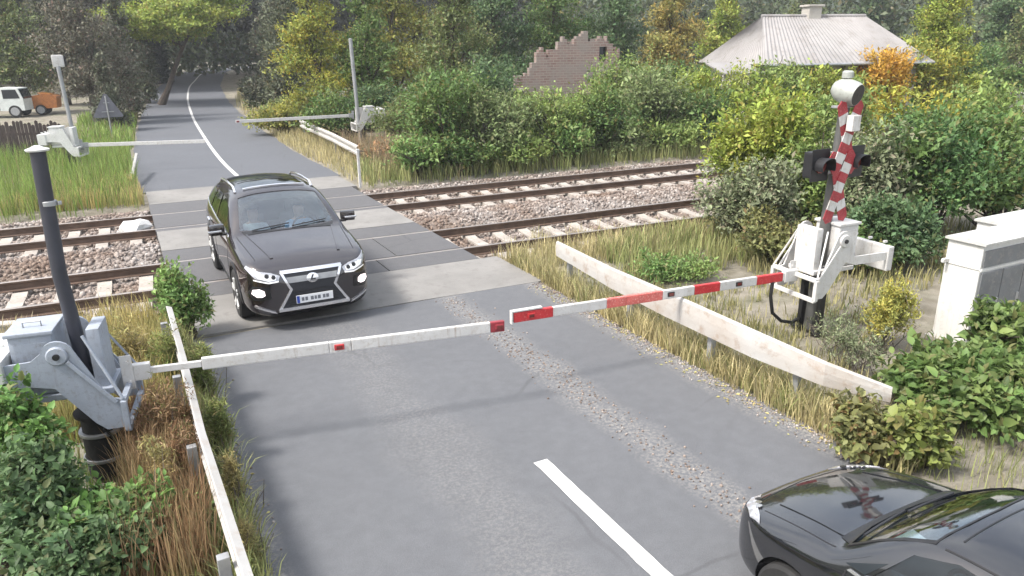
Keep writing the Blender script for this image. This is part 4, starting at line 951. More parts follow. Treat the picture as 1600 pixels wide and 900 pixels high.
def seat(parent, x, y, z):
    b = MB(); b.box((x, y, z), (.50, .50, .16), Matrix.Rotation(R(6), 3, 'X'), 0, .05); b.box((x, y+.30, z+.34), (.48, .15, .62), Matrix.Rotation(R(-18), 3, 'X'), 0, .06); b.box((x, y+.43, z+.74), (.26, .10, .18), Matrix.Rotation(R(-12), 3, 'X'), 0, .04)
    b.build('seat', M['seat'], parent, True)
def skin_person(label, loc, rz, J, E, shirt, skin, trouser, hair, cutz=None):
    """J joints {name: (xyz, radius)}, E bones; one skinned body, shirt and trousers by material, hair a child"""
    names = list(J); me = bpy.data.meshes.new('person'); me.from_pydata([J[n][0] for n in names], [(names.index(a), names.index(b)) for a, b in E], [])
    o = bpy.data.objects.new('person', me); C.objects.link(o); o.modifiers.new('k', 'SKIN')
    for n, v in zip(names, me.skin_vertices[0].data): v.radius = (J[n][1],)*2 if not hasattr(J[n][1], '__len__') else J[n][1]; v.use_root = (n == 'pelvis')
    o.modifiers[0].use_smooth_shade = True
    sb = o.modifiers.new('s', 'SUBSURF'); sb.levels = 2; bpy.context.view_layer.update()
    m2 = evalmesh(o); o.modifiers.clear(); o.data = m2; o.location = loc; o.rotation_euler = (0, 0, rz)
    for m in (shirt, skin, trouser): m2.materials.append(m)
    neck = J['neck'][0][2]; hands = [Vector(J[n][0]) for n in names if n.startswith('hand')]; pz = J['pelvis'][0]
    for p in m2.polygons:
        c = p.center
        if c.z > neck-.01: p.material_index = 1
        elif any((c-h).length < .16 for h in hands): p.material_index = 1
        elif c.z < pz[2]+.06 and c.y < pz[1]-.0 and abs(c.x) < .35 and not any(n.startswith('elbow') and (c-Vector(J[n][0])).length < .12 for n in names): p.material_index = 2
        else: p.material_index = 0
    b = MB(); hd = Vector(J['head'][0]); bm = bmesh.new(); bmesh.ops.create_uvsphere(bm, u_segments=14, v_segments=10, radius=.128)
    bmesh.ops.delete(bm, geom=[v for v in bm.verts if v.co.z < .01 and v.co.y < .03], context='VERTS')
    bmesh.ops.translate(bm, vec=hd+Vector((0, .018, .035)), verts=bm.verts); b.bm(bm); b.build('hair', hair, o, True)
    return tag(o, label, 'person')
def seated(loc, rz, label, shirt, hair, hands):
    J = {'pelvis': ((0, 0, .12), .15), 'waist': ((0, .06, .30), (.15, .12)), 'chest': ((0, .13, .50), (.19, .13)), 'neck': ((0, .15, .68), .06), 'headlow': ((0, .11, .76), .08), 'head': ((0, .10, .85), .108), 'headtop': ((0, .12, .93), .075)}
    E = [('pelvis', 'waist'), ('waist', 'chest'), ('chest', 'neck'), ('neck', 'headlow'), ('headlow', 'head'), ('head', 'headtop')]
    for s, q in ((-1, 'r'), (1, 'l')):
        J['shoulder_'+q] = ((s*.19, .14, .59), .075); J['elbow_'+q] = ((s*.25, -.02, .36), .048); J['hand_'+q] = (hands[q], .036)
        J['hip_'+q] = ((s*.11, -.02, .10), .095); J['knee_'+q] = ((s*.13, -.44, .16), .07); J['ankle_'+q] = ((s*.13, -.62, -.16), .045); J['toe_'+q] = ((s*.13, -.76, -.20), .035)
        E += [('chest', 'shoulder_'+q), ('shoulder_'+q, 'elbow_'+q), ('elbow_'+q, 'hand_'+q), ('pelvis', 'hip_'+q), ('hip_'+q, 'knee_'+q), ('knee_'+q, 'ankle_'+q), ('ankle_'+q, 'toe_'+q)]
    return skin_person(label, loc, rz, J, E, shirt, M['skin'], M['cloth_dark'], hair)
M['skin'] = mat('skin', (.46, .27, .19), .6, var=.1); M['shirt_blue'] = mat('shirt_blue', (.30, .46, .66), .8, var=.2, vscale=9); M['shirt_white'] = mat('shirt_white', (.66, .65, .62), .8, var=.25, vscale=12)
M['hair_dark'] = mat('hair_dark', (.02, .016, .013), .6, var=.3)

def common_sides(car, t, W, dz, handles):
    for view, s in (('left', 1), ('right', -1)):
        for y, z in handles:
            pass

# ---- SUV with the spindle grille
SUVS = dict(paint=M['paint_maroon'],
    st=[0, .03, .09, .18, .32, .52, .78, 1.02, 1.22, 1.36, 1.55, 1.8, 2.05, 2.2, 2.5, 2.9, 3.3, 3.7, 4.0, 4.2, 4.35, 4.5, 4.66, 4.78, 4.86, 4.89],
    w=[(0, .50), (.03, .64), (.09, .76), (.18, .845), (.32, .90), (.52, .935), (.95, .948), (3.9, .948), (4.4, .92), (4.7, .83), (4.86, .72), (4.89, .6)],
    zb=[(0, .27), (.09, .2), (.3, .19), (.9, .2), (4.2, .22), (4.7, .34), (4.89, .5)],
    belt=[(0, .66), (.03, .78), (.09, .86), (.18, .915), (.32, .955), (.6, .995), (1.0, 1.03), (1.36, 1.06), (2.5, 1.09), (4.1, 1.14), (4.5, 1.12), (4.78, 1.02), (4.89, .85)],
    wr=[(0, .70), (1.22, .78), (1.36, .84), (1.6, .83), (2.05, .765), (2.5, .74), (3.6, .71), (4.2, .70), (4.6, .76), (4.89, .7)],
    ze=[(0, .68), (.09, .88), (.32, .99), (1.22, 1.105), (1.36, 1.135), (1.55, 1.28), (1.8, 1.44), (2.05, 1.55), (2.2, 1.585), (2.5, 1.61), (3.3, 1.60), (4.0, 1.53), (4.2, 1.49), (4.35, 1.44), (4.5, 1.30), (4.66, 1.16), (4.78, 1.04), (4.89, .87)],
    zt=[(0, .69), (.09, .90), (.32, 1.015), (.8, 1.09), (1.22, 1.135), (1.36, 1.165), (1.55, 1.31), (1.8, 1.475), (2.05, 1.605), (2.2, 1.65), (2.5, 1.685), (3.3, 1.68), (4.0, 1.61), (4.2, 1.575), (4.35, 1.53), (4.5, 1.38), (4.66, 1.2), (4.78, 1.06), (4.89, .88)])
def make_suv(loc, rz, sc):
    c = Car(SUVS); t = thing('parked_car' if False else 'suv', 'dark maroon SUV with a chrome-edged grille and lit lamps driving over the crossing', 'car', loc, rz); bpy.context.view_layer.update()
    P = lambda *a, **k: c.patch(*a, parent=t, **k)
    ws = [(-.72, 1.40), (-.40, 1.335), (0, 1.315), (.40, 1.335), (.72, 1.40), (.655, 1.80), (.615, 2.03), (.35, 2.06), (0, 2.065), (-.35, 2.06), (-.615, 2.03), (-.655, 1.80)]
    P('windscreen', ws, 'top', M['glass'], off=-.006, depth=.006, step=.12)
    wf = [(1.62, 1.13), (2.80, 1.145), (2.78, 1.50), (2.28, 1.50), (2.0, 1.42)]; wr_ = [(2.90, 1.15), (3.62, 1.165), (3.50, 1.475), (2.88, 1.50)]; wq = [(3.72, 1.175), (4.16, 1.22), (3.95, 1.40), (3.60, 1.46)]
    cut = [prismmesh(ws, 1.05, 2.2, 'z', M['trim_black'])]
    for v, s in (('left', 1), ('right', -1)):
        for nm, w_, g in (('side_window', wf, 'glass_dark'), ('side_window', wr_, 'glass_dark'), ('quarter_window', wq, 'glass_dark')):
            P(nm, w_, v, M[g] if nm != 'quarter_window' else M['win_dark'], off=-.004 if nm != 'quarter_window' else .003, depth=.006, step=.2)
        cut.append(prismmesh(wf, s*.5, s*1.4, 'x', M['trim_black'])); cut.append(prismmesh(wr_, s*.5, s*1.4, 'x', M['trim_black']))
        # chrome belt line and window surround, handles, sills, roof rails
        P('window_trim', [(1.50, 1.075), (2.9, 1.10), (4.2, 1.165), (4.25, 1.20), (4.2, 1.195), (2.9, 1.13), (1.52, 1.105)], v, M['chrome'], off=.006, depth=.01, step=.15)
        P('sill', [(1.35, .22), (3.32, .24), (3.3, .36), (1.40, .34)], v, M['trim_black'], off=.012, depth=.02, step=.2)
        for y in (2.55, 3.45): P('door_handle', [(y, .93), (y+.2, .945), (y+.2, .975), (y, .96)], v, M['chrome'], off=.028, depth=.03, step=.1)
        for q in ([(1.42, .36), (1.435, .36), (1.46, 1.06), (1.445, 1.06)], [(2.845, .36), (2.857, .36), (2.857, 1.13), (2.845, 1.13)], [(3.62, .62), (3.632, .62), (3.80, 1.13), (3.785, 1.13)]): P('door_gap', q, v, M['black'], off=.002, depth=.004, step=.1)
        for y in (.95, 3.77):
            ar = [(y+.455*math.cos(a), .37+.455*math.sin(a)) for a in np.linspace(-.25, math.pi+.25, 22)]+[(y+.405*math.cos(a), .37+.405*math.sin(a)) for a in np.linspace(math.pi+.25, -.25, 22)]
            P('arch_trim', ar, v, M['trim_black'], off=.010, depth=.02, step=.2)
        b = MB(); xr = s*.615; pts = []
        for y in (2.25, 2.4, 2.9, 3.4, 3.8, 4.02):
            p, n_, d = c.hit(xr, y, 'top'); pts.append((xr, y, p.z+(.055 if 2.3 < y < 4.0 else .0)))
        b.tube(pts, .022, 8); b.build('roof_rail', M['chrome'], t, True)
        b = MB(); b.box((s*1.03, 1.66, 1.17), (.24, .12, .17), Matrix.Rotation(R(-8*s), 3, 'Z'), 0, .05); b.box((s*.93, 1.64, 1.10), (.12, .05, .04), None, 0, .01); mr = b.build('mirror', M['paint_maroon'], t, True)
        k = MB(); k.box((s*1.06, 1.60, 1.155), (.20, .03, .03), None, 0, .008); k.build('indicator', M['chrome'], mr)
    # front face
    def sym(name, poly, m, **k):
        for s in (1, -1): P(name, poly if s == 1 else mirror(poly), 'front', m, **k)
    gr = [(-.40, .825), (-.33, .66), (-.30, .60), (-.47, .33), (.47, .33), (.30, .60), (.33, .66), (.40, .825)]
    P('grille', gr, 'front', M['grille_mesh'], off=.006, depth=.02, step=.06)
    P('grille_bar', [(-.335, .69), (-.36, .765), (.36, .765), (.335, .69)], 'front', M['galv'], off=.012, depth=.01, step=.06)
    def frame(pts, wd, nm, off=.02):
        o_ = []
        for i in range(len(pts)-1):
            p, q = Vector(pts[i]), Vector(pts[i+1]); d = (q-p).normalized(); n_ = Vector((-d.y, d.x))*wd/2; p = p-d*wd*.3; q = q+d*wd*.3
            P(nm, [tuple(p+n_), tuple(p-n_), tuple(q-n_), tuple(q+n_)], 'front', M['chrome'], off=off, depth=.03, step=.05)
    frame([(-.42, .835), (.42, .835)], .04, 'chrome_frame'); frame([(.42, .83), (.335, .645), (.31, .60), (.49, .325)], .034, 'chrome_frame', .018); frame([(-.42, .83), (-.335, .645), (-.31, .60), (-.49, .325)], .034, 'chrome_frame', .018)
    frame([(-.49, .325), (.49, .325)], .045, 'chrome_frame', .024)
    for i in range(6): P('grille_slat', [(-.34-.02*i, .55-.04*i), (-.34-.02*i, .558-.04*i), (.34+.02*i, .558-.04*i), (.34+.02*i, .55-.04*i)] if False else [(-.27-.022*i, .55-.043*i), (-.27-.022*i, .562-.043*i), (.27+.022*i, .562-.043*i), (.27+.022*i, .55-.043*i)], 'front', M['black'], off=.012, depth=.01, step=.1)
    em = P('emblem', [(.085*math.cos(a), .725+.062*math.sin(a)) for a in np.linspace(0, 2*math.pi, 20, endpoint=False)], 'front', M['chrome'], off=.024, depth=.01, step=.04)
    P('emblem_bar', [(.0, .765), (-.035, .70), (.04, .70), (.04, .715), (-.005, .715), (.022, .765)], 'front', M['black'], off=.028, depth=.004, step=.03)
    pl = P('number_plate', [(-.26, .395), (-.26, .505), (.26, .505), (.26, .395)], 'front', M['plate'], off=.034, depth=.012, step=.1)
    P('plate_band', [(-.255, .40), (-.255, .50), (-.215, .50), (-.215, .40)], 'front', M['plate_blue'], off=.037, depth=.004, step=.1)
    for i, (a, w_) in enumerate(((-.17, .035), (-.12, .035), (-.04, .04), (.01, .03), (.06, .04), (.13, .035), (.18, .04))):
        P('plate_mark', [(a-w_/2, .425), (a-w_/2, .475), (a+w_/2, .475), (a+w_/2, .425)], 'front', M['plate_mark'], off=.0375, depth=.004, step=.1)
    hl = [(.44, .80), (.47, .74), (.60, .735), (.76, .785), (.855, .90), (.83, .93), (.70, .875), (.55, .845)]
    sym('headlight', hl, M['lamp_glass'], off=.008, depth=.02, step=.05); sym('headlight_lens', [(.49, .80), (.50, .755), (.60, .75), (.72, .79), (.76, .85), (.66, .835)], M['lamp_bright'], off=.014, depth=.01, step=.05)
    sym('running_light', [(.47, .725), (.60, .715), (.78, .76), (.78, .775), (.60, .732), (.47, .742)], M['lamp_bright'], off=.012, depth=.01, step=.05)
    for k in range(3): sym('headlight_bulb', [(.53+.085*k+.03*math.cos(a), .79+.022*k+.026*math.sin(a)) for a in np.linspace(0, 2*math.pi, 12, endpoint=False)], M['trim_black'] if k < 2 else M['chrome'], off=.019, depth=.008, step=.1)
    fg = [(.66, .555), (.665, .61), (.72, .64), (.80, .625), (.815, .57), (.76, .53), (.70, .53)]
    sym('fog_recess', [(.58, .50), (.60, .66), (.80, .68), (.86, .58), (.80, .47)], M['trim_black'], off=.004, depth=.01, step=.05); sym('fog_lamp', fg, M['fog_lit'], off=.014, depth=.02, step=.04)
    P('lower_lip', [(-.66, .22), (-.60, .27), (.60, .27), (.66, .22)], 'front', M['trim_black'], off=.012, depth=.02, step=.08); sym('bumper_trim', [(.52, .275), (.55, .31), (.80, .40), (.80, .375)], M['chrome'], off=.014, depth=.02, step=.05)
    # bonnet lines, panoramic roof
    for s in (1, -1):
        q = [(s*.46, .30), (s*.50, .30), (s*.66, 1.28), (s*.64, 1.28)]; P('bonnet_crease', q if s > 0 else q[::-1], 'top', M['paint_maroon'], off=.010, depth=.012, step=.1)
        q = [(s*.70, .33), (s*.712, .33), (s*.80, 1.28), (s*.788, 1.28)]; P('bonnet_gap', q if s > 0 else q[::-1], 'top', M['black'], off=.002, depth=.004, step=.1)
    P('sunroof', [(-.50, 2.30), (.50, 2.30), (.50, 2.85), (-.50, 2.85)], 'top', M['glass_dark'], off=-.004, depth=.006, step=.12); cut.append(prismmesh([(-.49, 2.31), (.49, 2.31), (.49, 2.84), (-.49, 2.84)], 1.4, 2.0, 'z', M['trim_black'])); P('sunroof', [(-.50, 2.95), (.50, 2.95), (.47, 3.75), (-.47, 3.75)], 'top', M['win_dark'], off=.004, depth=.01, step=.12)
    P('wind_deflector', [(-.49, 2.235), (.49, 2.235), (.49, 2.275), (-.49, 2.275)], 'top', M['chrome'], off=.022, depth=.02, step=.1)
    P('cowl', [(-.66, 1.26), (.66, 1.26), (.70, 1.37), (.40, 1.31), (0, 1.29), (-.40, 1.31), (-.70, 1.37)], 'top', M['trim_black'], off=.004, depth=.01, step=.1)
    for q in ([(-.55, 1.34), (.02, 1.40)], [(.05, 1.33), (.60, 1.42)]):
        b = MB(); pp = []
        for k in range(6):
            x = q[0][0]+(q[1][0]-q[0][0])*k/5; y = q[0][1]+(q[1][1]-q[0][1])*k/5; h_, n_, d = c.hit(x, y, 'top'); pp.append(h_+n_*.018)
        b.tube(pp, .01, 5); b.build('wiper', M['black'], t, True)
    cav = [prismmesh([(1.30, .45), (1.34, 1.0), (1.75, 1.30), (2.15, 1.52), (2.5, 1.575), (3.4, 1.565), (4.0, 1.50), (4.3, 1.15), (4.4, .45)], -.585, .585, 'x', M['trim_black']),
           prismmesh([(1.36, .5), (1.36, .98), (4.2, 1.05), (4.2, .5)], -.80, .80, 'x', M['trim_black'])]
    wells = [wellmesh(s*.86, y, .37, .415, .46, M['black']) for s in (1, -1) for y in (.95, 3.77)]
    c.finish(t, cut, wells, cav)
    for s in (1, -1):
        for y in (.95, 3.77): wheel(t, s*.835, y, .365, .365, .235, 'pale_metal', s, True)
        seat(t, s*.37, 2.38, .46)
    b = MB(); b.box((0, 1.62, .93), (1.46, .42, .20), Matrix.Rotation(R(-6), 3, 'X'), 0, .05); b.box((.37, 1.78, 1.04), (.36, .16, .08), None, 0, .03); b.build('dashboard', M['dash'], t, True)
    b = MB(); b.box((0, 3.45, .70), (1.3, .5, .2), None, 0, .05); b.box((0, 3.75, 1.0), (1.3, .16, .65), Matrix.Rotation(R(-18), 3, 'X'), 0, .05); b.build('rear_seat', M['seat'], t, True)
    steering(t, .37, 1.98, 1.02); t.scale = (sc, sc*1.04, sc*1.03)
    return t
M['plate'] = mat('plate', (.75, .76, .77), .4, var=.08); M['plate_blue'] = mat('plate_blue', (.03, .07, .35), .4, var=.1); M['plate_mark'] = mat('plate_mark', (.16, .17, .19), .5, var=.2)
M['fog_lit'] = mat('fog_lit', (.9, .82, .82), .3, var=.05); nt_ = M['fog_lit'].node_tree.nodes['Principled BSDF']; nt_.inputs['Emission Color'].default_value = (1, .88, .88, 1); nt_.inputs['Emission Strength'].default_value = .9
M['lamp_bright'].node_tree.nodes['Principled BSDF'].inputs['Emission Color'].default_value = (1, .97, .95, 1); M['lamp_bright'].node_tree.nodes['Principled BSDF'].inputs['Emission Strength'].default_value = .15
SX, SY, SS = -.99, 10.2, 1.0
suv = make_suv((SX, SY, 0), R(0), SS)
def incar(o, loc, rz, sc, p):
    q = Matrix.Rotation(rz, 3, 'Z') @ (Vector(p)*sc)+Vector(loc); return q
q = incar(None, (SX, SY, 0), 0, SS, (.37, 2.28, .42)); seated(tuple(q), 0, 'driver of the SUV in a light blue shirt with both hands on the wheel', M['shirt_blue'], M['hair_dark'], {'r': (-.12, -.36, .40), 'l': (.14, -.36, .40)}).scale = (SS,)*3
q = incar(None, (SX, SY, 0), 0, SS, (-.37, 2.34, .42)); seated(tuple(q), 0, 'passenger of the SUV in a white top with hands in the lap', M['shirt_white'], M['hair_dark'], {'r': (-.10, -.26, .24), 'l': (.10, -.26, .24)}).scale = (SS,)*3

# ---- black car waiting at the barrier
CARS = dict(paint=M['paint_black'],
    st=[0, .03, .09, .2, .38, .6, .85, 1.05, 1.16, 1.27, 1.42, 1.58, 1.74, 1.9, 2.1, 2.4, 2.8, 3.2, 3.6, 3.9, 4.1, 4.25, 4.36, 4.4],
    w=[(0, .36), (.03, .50), (.09, .63), (.2, .75), (.38, .845), (.6, .885), (.9, .90), (3.6, .90), (4.1, .83), (4.36, .66), (4.4, .5)],
    zb=[(0, .36), (.09, .24), (.3, .18), (4.0, .2), (4.4, .45)],
    belt=[(0, .56), (.03, .63), (.09, .68), (.2, .72), (.38, .765), (.6, .81), (.9, .86), (1.28, .91), (2.4, .95), (3.6, 1.0), (4.1, 1.02), (4.25, .98), (4.4, .8)],
    wr=[(0, .70), (1.05, .78), (1.16, .82), (1.4, .79), (1.74, .715), (2.4, .70), (3.4, .66), (4.0, .7), (4.4, .7)],
    ze=[(0, .58), (.09, .70), (.38, .80), (.85, .92), (1.05, .955), (1.16, .985), (1.4, 1.19), (1.58, 1.305), (1.74, 1.37), (1.95, 1.395), (2.4, 1.40), (2.8, 1.39), (3.2, 1.35), (3.6, 1.25), (3.9, 1.14), (4.1, 1.06), (4.4, .82)],
    zt=[(0, .59), (.09, .72), (.38, .83), (.85, .965), (1.05, 1.0), (1.16, 1.03), (1.4, 1.24), (1.58, 1.37), (1.74, 1.435), (1.95, 1.465), (2.4, 1.475), (2.8, 1.46), (3.2, 1.42), (3.6, 1.31), (3.9, 1.18), (4.1, 1.09), (4.4, .83)])
def make_black(loc, rz, sc):
    c = Car(CARS); t = thing('hatchback', 'glossy black car waiting in the right lane before the barrier, its rear out of frame', 'car', loc, rz); bpy.context.view_layer.update()
    P = lambda *a, **k: c.patch(*a, parent=t, **k)
    ws = [(-.68, 1.20), (-.38, 1.13), (0, 1.11), (.38, 1.13), (.68, 1.20), (.615, 1.53), (.575, 1.72), (.3, 1.75), (0, 1.76), (-.3, 1.75), (-.575, 1.72), (-.615, 1.53)]
    P('windscreen', ws, 'top', M['glass'], off=-.006, depth=.006, step=.12)
    wf = [(1.47, .985), (2.55, 1.0), (2.55, 1.33), (1.92, 1.335), (1.66, 1.25)]; wq = [(1.27, .962), (1.43, .975), (1.54, 1.12)]; wr_ = [(2.64, 1.005), (3.3, 1.03), (3.15, 1.26), (2.64, 1.325)]
    cut = [prismmesh(ws, .90, 1.9, 'z', M['trim_black'])]
    for v, s in (('left', 1), ('right', -1)):
        for nm, w_ in (('side_window', wf), ('side_window', wr_), ('quarter_window', wq)): P(nm, w_, v, M['glass_dark'] if nm != 'quarter_window' else M['win_dark'], off=-.004 if nm != 'quarter_window' else .003, depth=.006, step=.2)
        cut.append(prismmesh(wf, s*.5, s*1.4, 'x', M['trim_black'])); cut.append(prismmesh(wr_, s*.5, s*1.4, 'x', M['trim_black']))
        P('window_trim', [(1.3, .93), (2.6, .962), (3.4, 1.0), (3.4, 1.02), (2.6, .982), (1.32, .95)], v, M['chrome'], off=.006, depth=.01, step=.15)
        P('sill', [(1.25, .2), (3.0, .22), (3.0, .30), (1.28, .29)], v, M['trim_black'], off=.01, depth=.02, step=.2)
        for q in ([(1.22, .32), (1.232, .32), (1.30, .92), (1.288, .92)], [(2.59, .32), (2.602, .32), (2.602, .97), (2.59, .97)]): P('door_gap', q, v, M['black'], off=.002, depth=.004, step=.1)
        for y in (2.35, 3.1): P('door_handle', [(y, .80), (y+.19, .81), (y+.19, .838), (y, .828)], v, M['paint_black'], off=.028, depth=.03, step=.1)
        b = MB(); b.box((s*1.0, 1.55, 1.00), (.22, .13, .15), Matrix.Rotation(R(-10*s), 3, 'Z'), 0, .05); b.box((s*.90, 1.53, .95), (.12, .05, .04), None, 0, .01); mr = b.build('mirror', M['paint_black'], t, True)
        k = MB(); k.box((s*1.0, 1.485, .985), (.17, .012, .03), None, 0, .004); k.build('indicator', M['chrome'], mr)
        # swept headlight, upper edge runs far back along the wing
        q = [(s*.42, .115), (s*.52, .10), (s*.64, .16), (s*.76, .32), (s*.80, .46), (s*.74, .40), (s*.66, .30), (s*.56, .22)]; P('headlight', q if s > 0 else q[::-1], 'top', M['lamp_glass'], off=.006, depth=.04, step=.05)
        q = [(s*.50, .15), (s*.60, .19), (s*.71, .30), (s*.755, .39), (s*.68, .30), (s*.58, .22)]; P('headlight_lens', q if s > 0 else q[::-1], 'top', M['lamp_bright2'], off=.010, depth=.01, step=.05)
        q = [(s*.50, .40), (s*.515, .40), (s*.60, 1.08), (s*.585, 1.08)]; P('bonnet_crease', q if s > 0 else q[::-1], 'top', M['paint_black'], off=.006, depth=.012, step=.1)
        q = [(s*.66, .38), (s*.668, .38), (s*.745, 1.12), (s*.735, 1.12)]; P('bonnet_gap', q if s > 0 else q[::-1], 'top', M['black'], off=.002, depth=.004, step=.1)
    P('grille', [(-.36, .50), (-.40, .58), (.40, .58), (.36, .50)], 'front', M['grille_mesh'], off=.006, depth=.01, step=.06); P('air_intake', [(-.5, .26), (-.44, .40), (.44, .40), (.5, .26)], 'front', M['grille_mesh'], off=.006, depth=.01, step=.06)
    P('number_plate', [(-.26, .41), (-.26, .50), (.26, .50), (.26, .41)], 'front', M['plate'], off=.03, depth=.02, step=.1)
    P('cowl', [(-.62, 1.07), (.62, 1.07), (.68, 1.185), (.38, 1.115), (0, 1.095), (-.38, 1.115), (-.68, 1.185)], 'top', M['trim_black'], off=.004, depth=.01, step=.1)
    n_ = len(ws); cen = (0, 1.45)
    for i in range(n_):
        p, q = ws[i], ws[(i+1) % n_]; gq = lambda v, k: (cen[0]+(v[0]-cen[0])*k, cen[1]+(v[1]-cen[1])*k)
        P('windscreen_seal', [gq(p, 1.0), gq(q, 1.0), gq(q, 1.045), gq(p, 1.045)], 'top', M['trim_black'], off=.005, depth=.01, step=.2)
    for s in (1, -1):
        q = [(s*.600, 1.80), (s*.612, 1.80), (s*.585, 2.9), (s*.573, 2.9)]; P('roof_gutter', q if s > 0 else q[::-1], 'top', M['trim_black'], off=.004, depth=.006, step=.15)
        for k in range(3):
            q = [(s*(.53+.055*k)+.028*math.cos(a), .185+.055*k+.028*math.sin(a)) for a in np.linspace(0, 2*math.pi, 10, endpoint=False)]; P('headlight_bulb', q, 'top', M['chrome'] if k else M['trim_black'], off=.013, depth=.008, step=.1)
    P('bonnet_gap', [(-.52, .205), (0, .165), (.52, .205), (.52, .213), (0, .173), (-.52, .213)], 'top', M['black'], off=.002, depth=.004, step=.08)
    P('roof_seam', [(-.50, 1.84), (.50, 1.84), (.50, 1.852), (-.50, 1.852)], 'top', M['trim_black'], off=.003, depth=.004, step=.1)
    for q in ([(-.52, 1.19), (.05, 1.20)], [(.02, 1.15), (.58, 1.23)]):
        b = MB(); pp = []
        for k in range(6):
            x = q[0][0]+(q[1][0]-q[0][0])*k/5; y = q[0][1]+(q[1][1]-q[0][1])*k/5; h_, n_, d = c.hit(x, y, 'top'); pp.append(h_+n_*.018)
        b.tube(pp, .011, 5); b.build('wiper', M['black'], t, True)
    cav = [prismmesh([(1.12, .4), (1.16, .86), (1.5, 1.15), (1.8, 1.335), (2.1, 1.37), (2.5, 1.375), (3.1, 1.33), (3.6, 1.15), (3.7, .4)], -.545, .545, 'x', M['trim_black']), prismmesh([(1.3, .42), (1.3, .86), (3.5, .92), (3.5, .42)], -.76, .76, 'x', M['trim_black'])]
    wells = [wellmesh(s*.82, y, .32, .365, .44, M['black']) for s in (1, -1) for y in (.88, 3.5)]
    c.finish(t, cut, wells, cav)
    for s in (1, -1):
        for y in (.88, 3.5): wheel(t, s*.80, y, .318, .318, .21, 'pale_metal', s, True)
        seat(t, s*.35, 2.25, .48)
    b = MB(); b.box((0, 1.48, .80), (1.36, .44, .18), Matrix.Rotation(R(-6), 3, 'X'), 0, .05); b.build('dashboard', M['dash'], t, True)
    steering(t, .35, 1.82, .88); t.scale = (sc,)*3
    return t
M['lamp_bright2'] = mat('lamp_clear', (.62, .62, .65), .12, .5, var=.1, coat=1)
BX_, BY_, BS = 1.13, 3.47, .86
blk = make_black((BX_, BY_, 0), R(180), BS)
q = incar(None, (BX_, BY_, 0), R(180), BS, (.20, 1.36, .90)); b = MB(); b.box((0, 0, 0), (.34, .24, .006), Matrix.Rotation(R(8), 3, 'X')); o = b.build('paper', M['white_paint']); o.location = q; tag(o, 'white papers lying on the dashboard of the black car', 'paper')

# ------------------------------------------------------------------ vegetation
def spot(px, top, Y):
    q = aty(px, top, Y); dep = float((q-CAM) @ _F); return float(q[0]), float(q[2]), dep
def B(label, px, top, Y, wpx, m, n=500, per=7, leaf=3.4, seed=1, dz=0, **kw):
    """bush whose top stands at picture row `top`; leaf = leaf length in 1600-px pixels"""
    x, z, dep = spot(px, top, Y); w_ = 1.22*wpx*dep/FPX; n = int(n*1.3); h = z-float(ground_z(x, Y)); s = leaf*dep/FPX
    return bush(label, x, Y, w_, min(w_, 3.2)*kw.pop('depth', .9), h, m, n, per, (s*.75, s*1.3), kw.pop('k', 8), seed, **kw)
def T(label, px, Y, wpx, h, m, n=700, per=7, leaf=3.6, seed=1, top=None, **kw):
    x, z, dep = spot(px, 60, Y); w_ = wpx*dep/FPX; s = leaf*dep/FPX
    return tree(label, x, Y, h, w_, m, n, per, (s*.75, s*1.3), kw.pop('k', 10), seed, d=min(w_, 5.5), **kw)
HG = 'bushes along the far side of the tracks'
B('low reddish dry shrub beside the distant white barrier machine', 622, 205, 24.5, 110, 'leaf_orange2', 220, 6, 4, 1, upright=.6, group=HG)
B('broad green bush at the left end of the hedge behind the tracks', 690, 90, 22.6, 160, 'leaf_green', 900, 7, 6.5, 2, group=HG, k=11)
B('pale green bush below the left edge of the brick ruin', 770, 120, 22.3, 140, 'leaf_greygreen2', 800, 7, 6, 3, group=HG, k=10)
B('leafy mid green bush in front of the brick ruin', 875, 126, 22.3, 140, 'leaf_bright2', 800, 7, 6, 4, group=HG, k=10)
B('tall pale shrub with upright shoots just right of the brick ruin', 972, 62, 25.0, 110, 'leaf_bright2', 700, 8, 5.5, 5, upright=1.0, group=HG, k=10)
B('dark green bush hugging the far rail right of the ruin', 955, 112, 22.2, 140, 'leaf_green', 800, 7, 6, 6, group=HG, k=10)
B('grey-green shaggy bush under the bare brown gap in the trees', 1036, 90, 22.5, 140, 'leaf_greygreen2', 850, 7, 6, 7, group=HG, k=11)
B('yellow-green bush below the left end of the village house', 1122, 86, 23.0, 150, 'leaf_bright', 850, 7, 6, 8, group=HG, k=10)
B('dark low bush where the far track disappears', 1085, 130, 22.0, 120, 'leaf_green', 650, 7, 6, 9, group=HG)
B('green bush masking the lower roof edge of the house', 1205, 86, 22.6, 150, 'leaf_bright2', 750, 7, 6.5, 10, group=HG, k=10)
B('light green bush right below the house eaves', 1298, 84, 22.4, 150, 'leaf_bright', 700, 7, 6.5, 11, group=HG, k=10)
B('tall orange autumn bush at the right end of the house', 1378, 66, 22.3, 100, 'leaf_orange', 1000, 8, 6, 12, upright=1.2, group=HG)
B('yellowing bush to the right of the orange one', 1455, 48, 22.3, 140, 'leaf_yellow', 750, 7, 6.5, 13, group=HG, k=10)
B('deep green bush at the right end of the far hedge', 1560, 95, 22.6, 150, 'leaf_green', 700, 7, 7, 14, group=HG)
NG = 'bushes behind the right barrier'
B('sunlit yellow-green bush rising left of the striped crossing mast', 1205, 118, 11.5, 165, 'leaf_bright', 1100, 8, 9, 21, group=NG, k=11)
B('dusty grey-green bush hiding the end of the tracks', 1185, 240, 10.5, 155, 'leaf_greygreen', 1100, 8, 8, 22, group=NG, k=11)
B('small bright bush between the dusty bush and the mast', 1275, 200, 10.3, 120, 'leaf_bright2', 620, 7, 9, 23, group=NG)
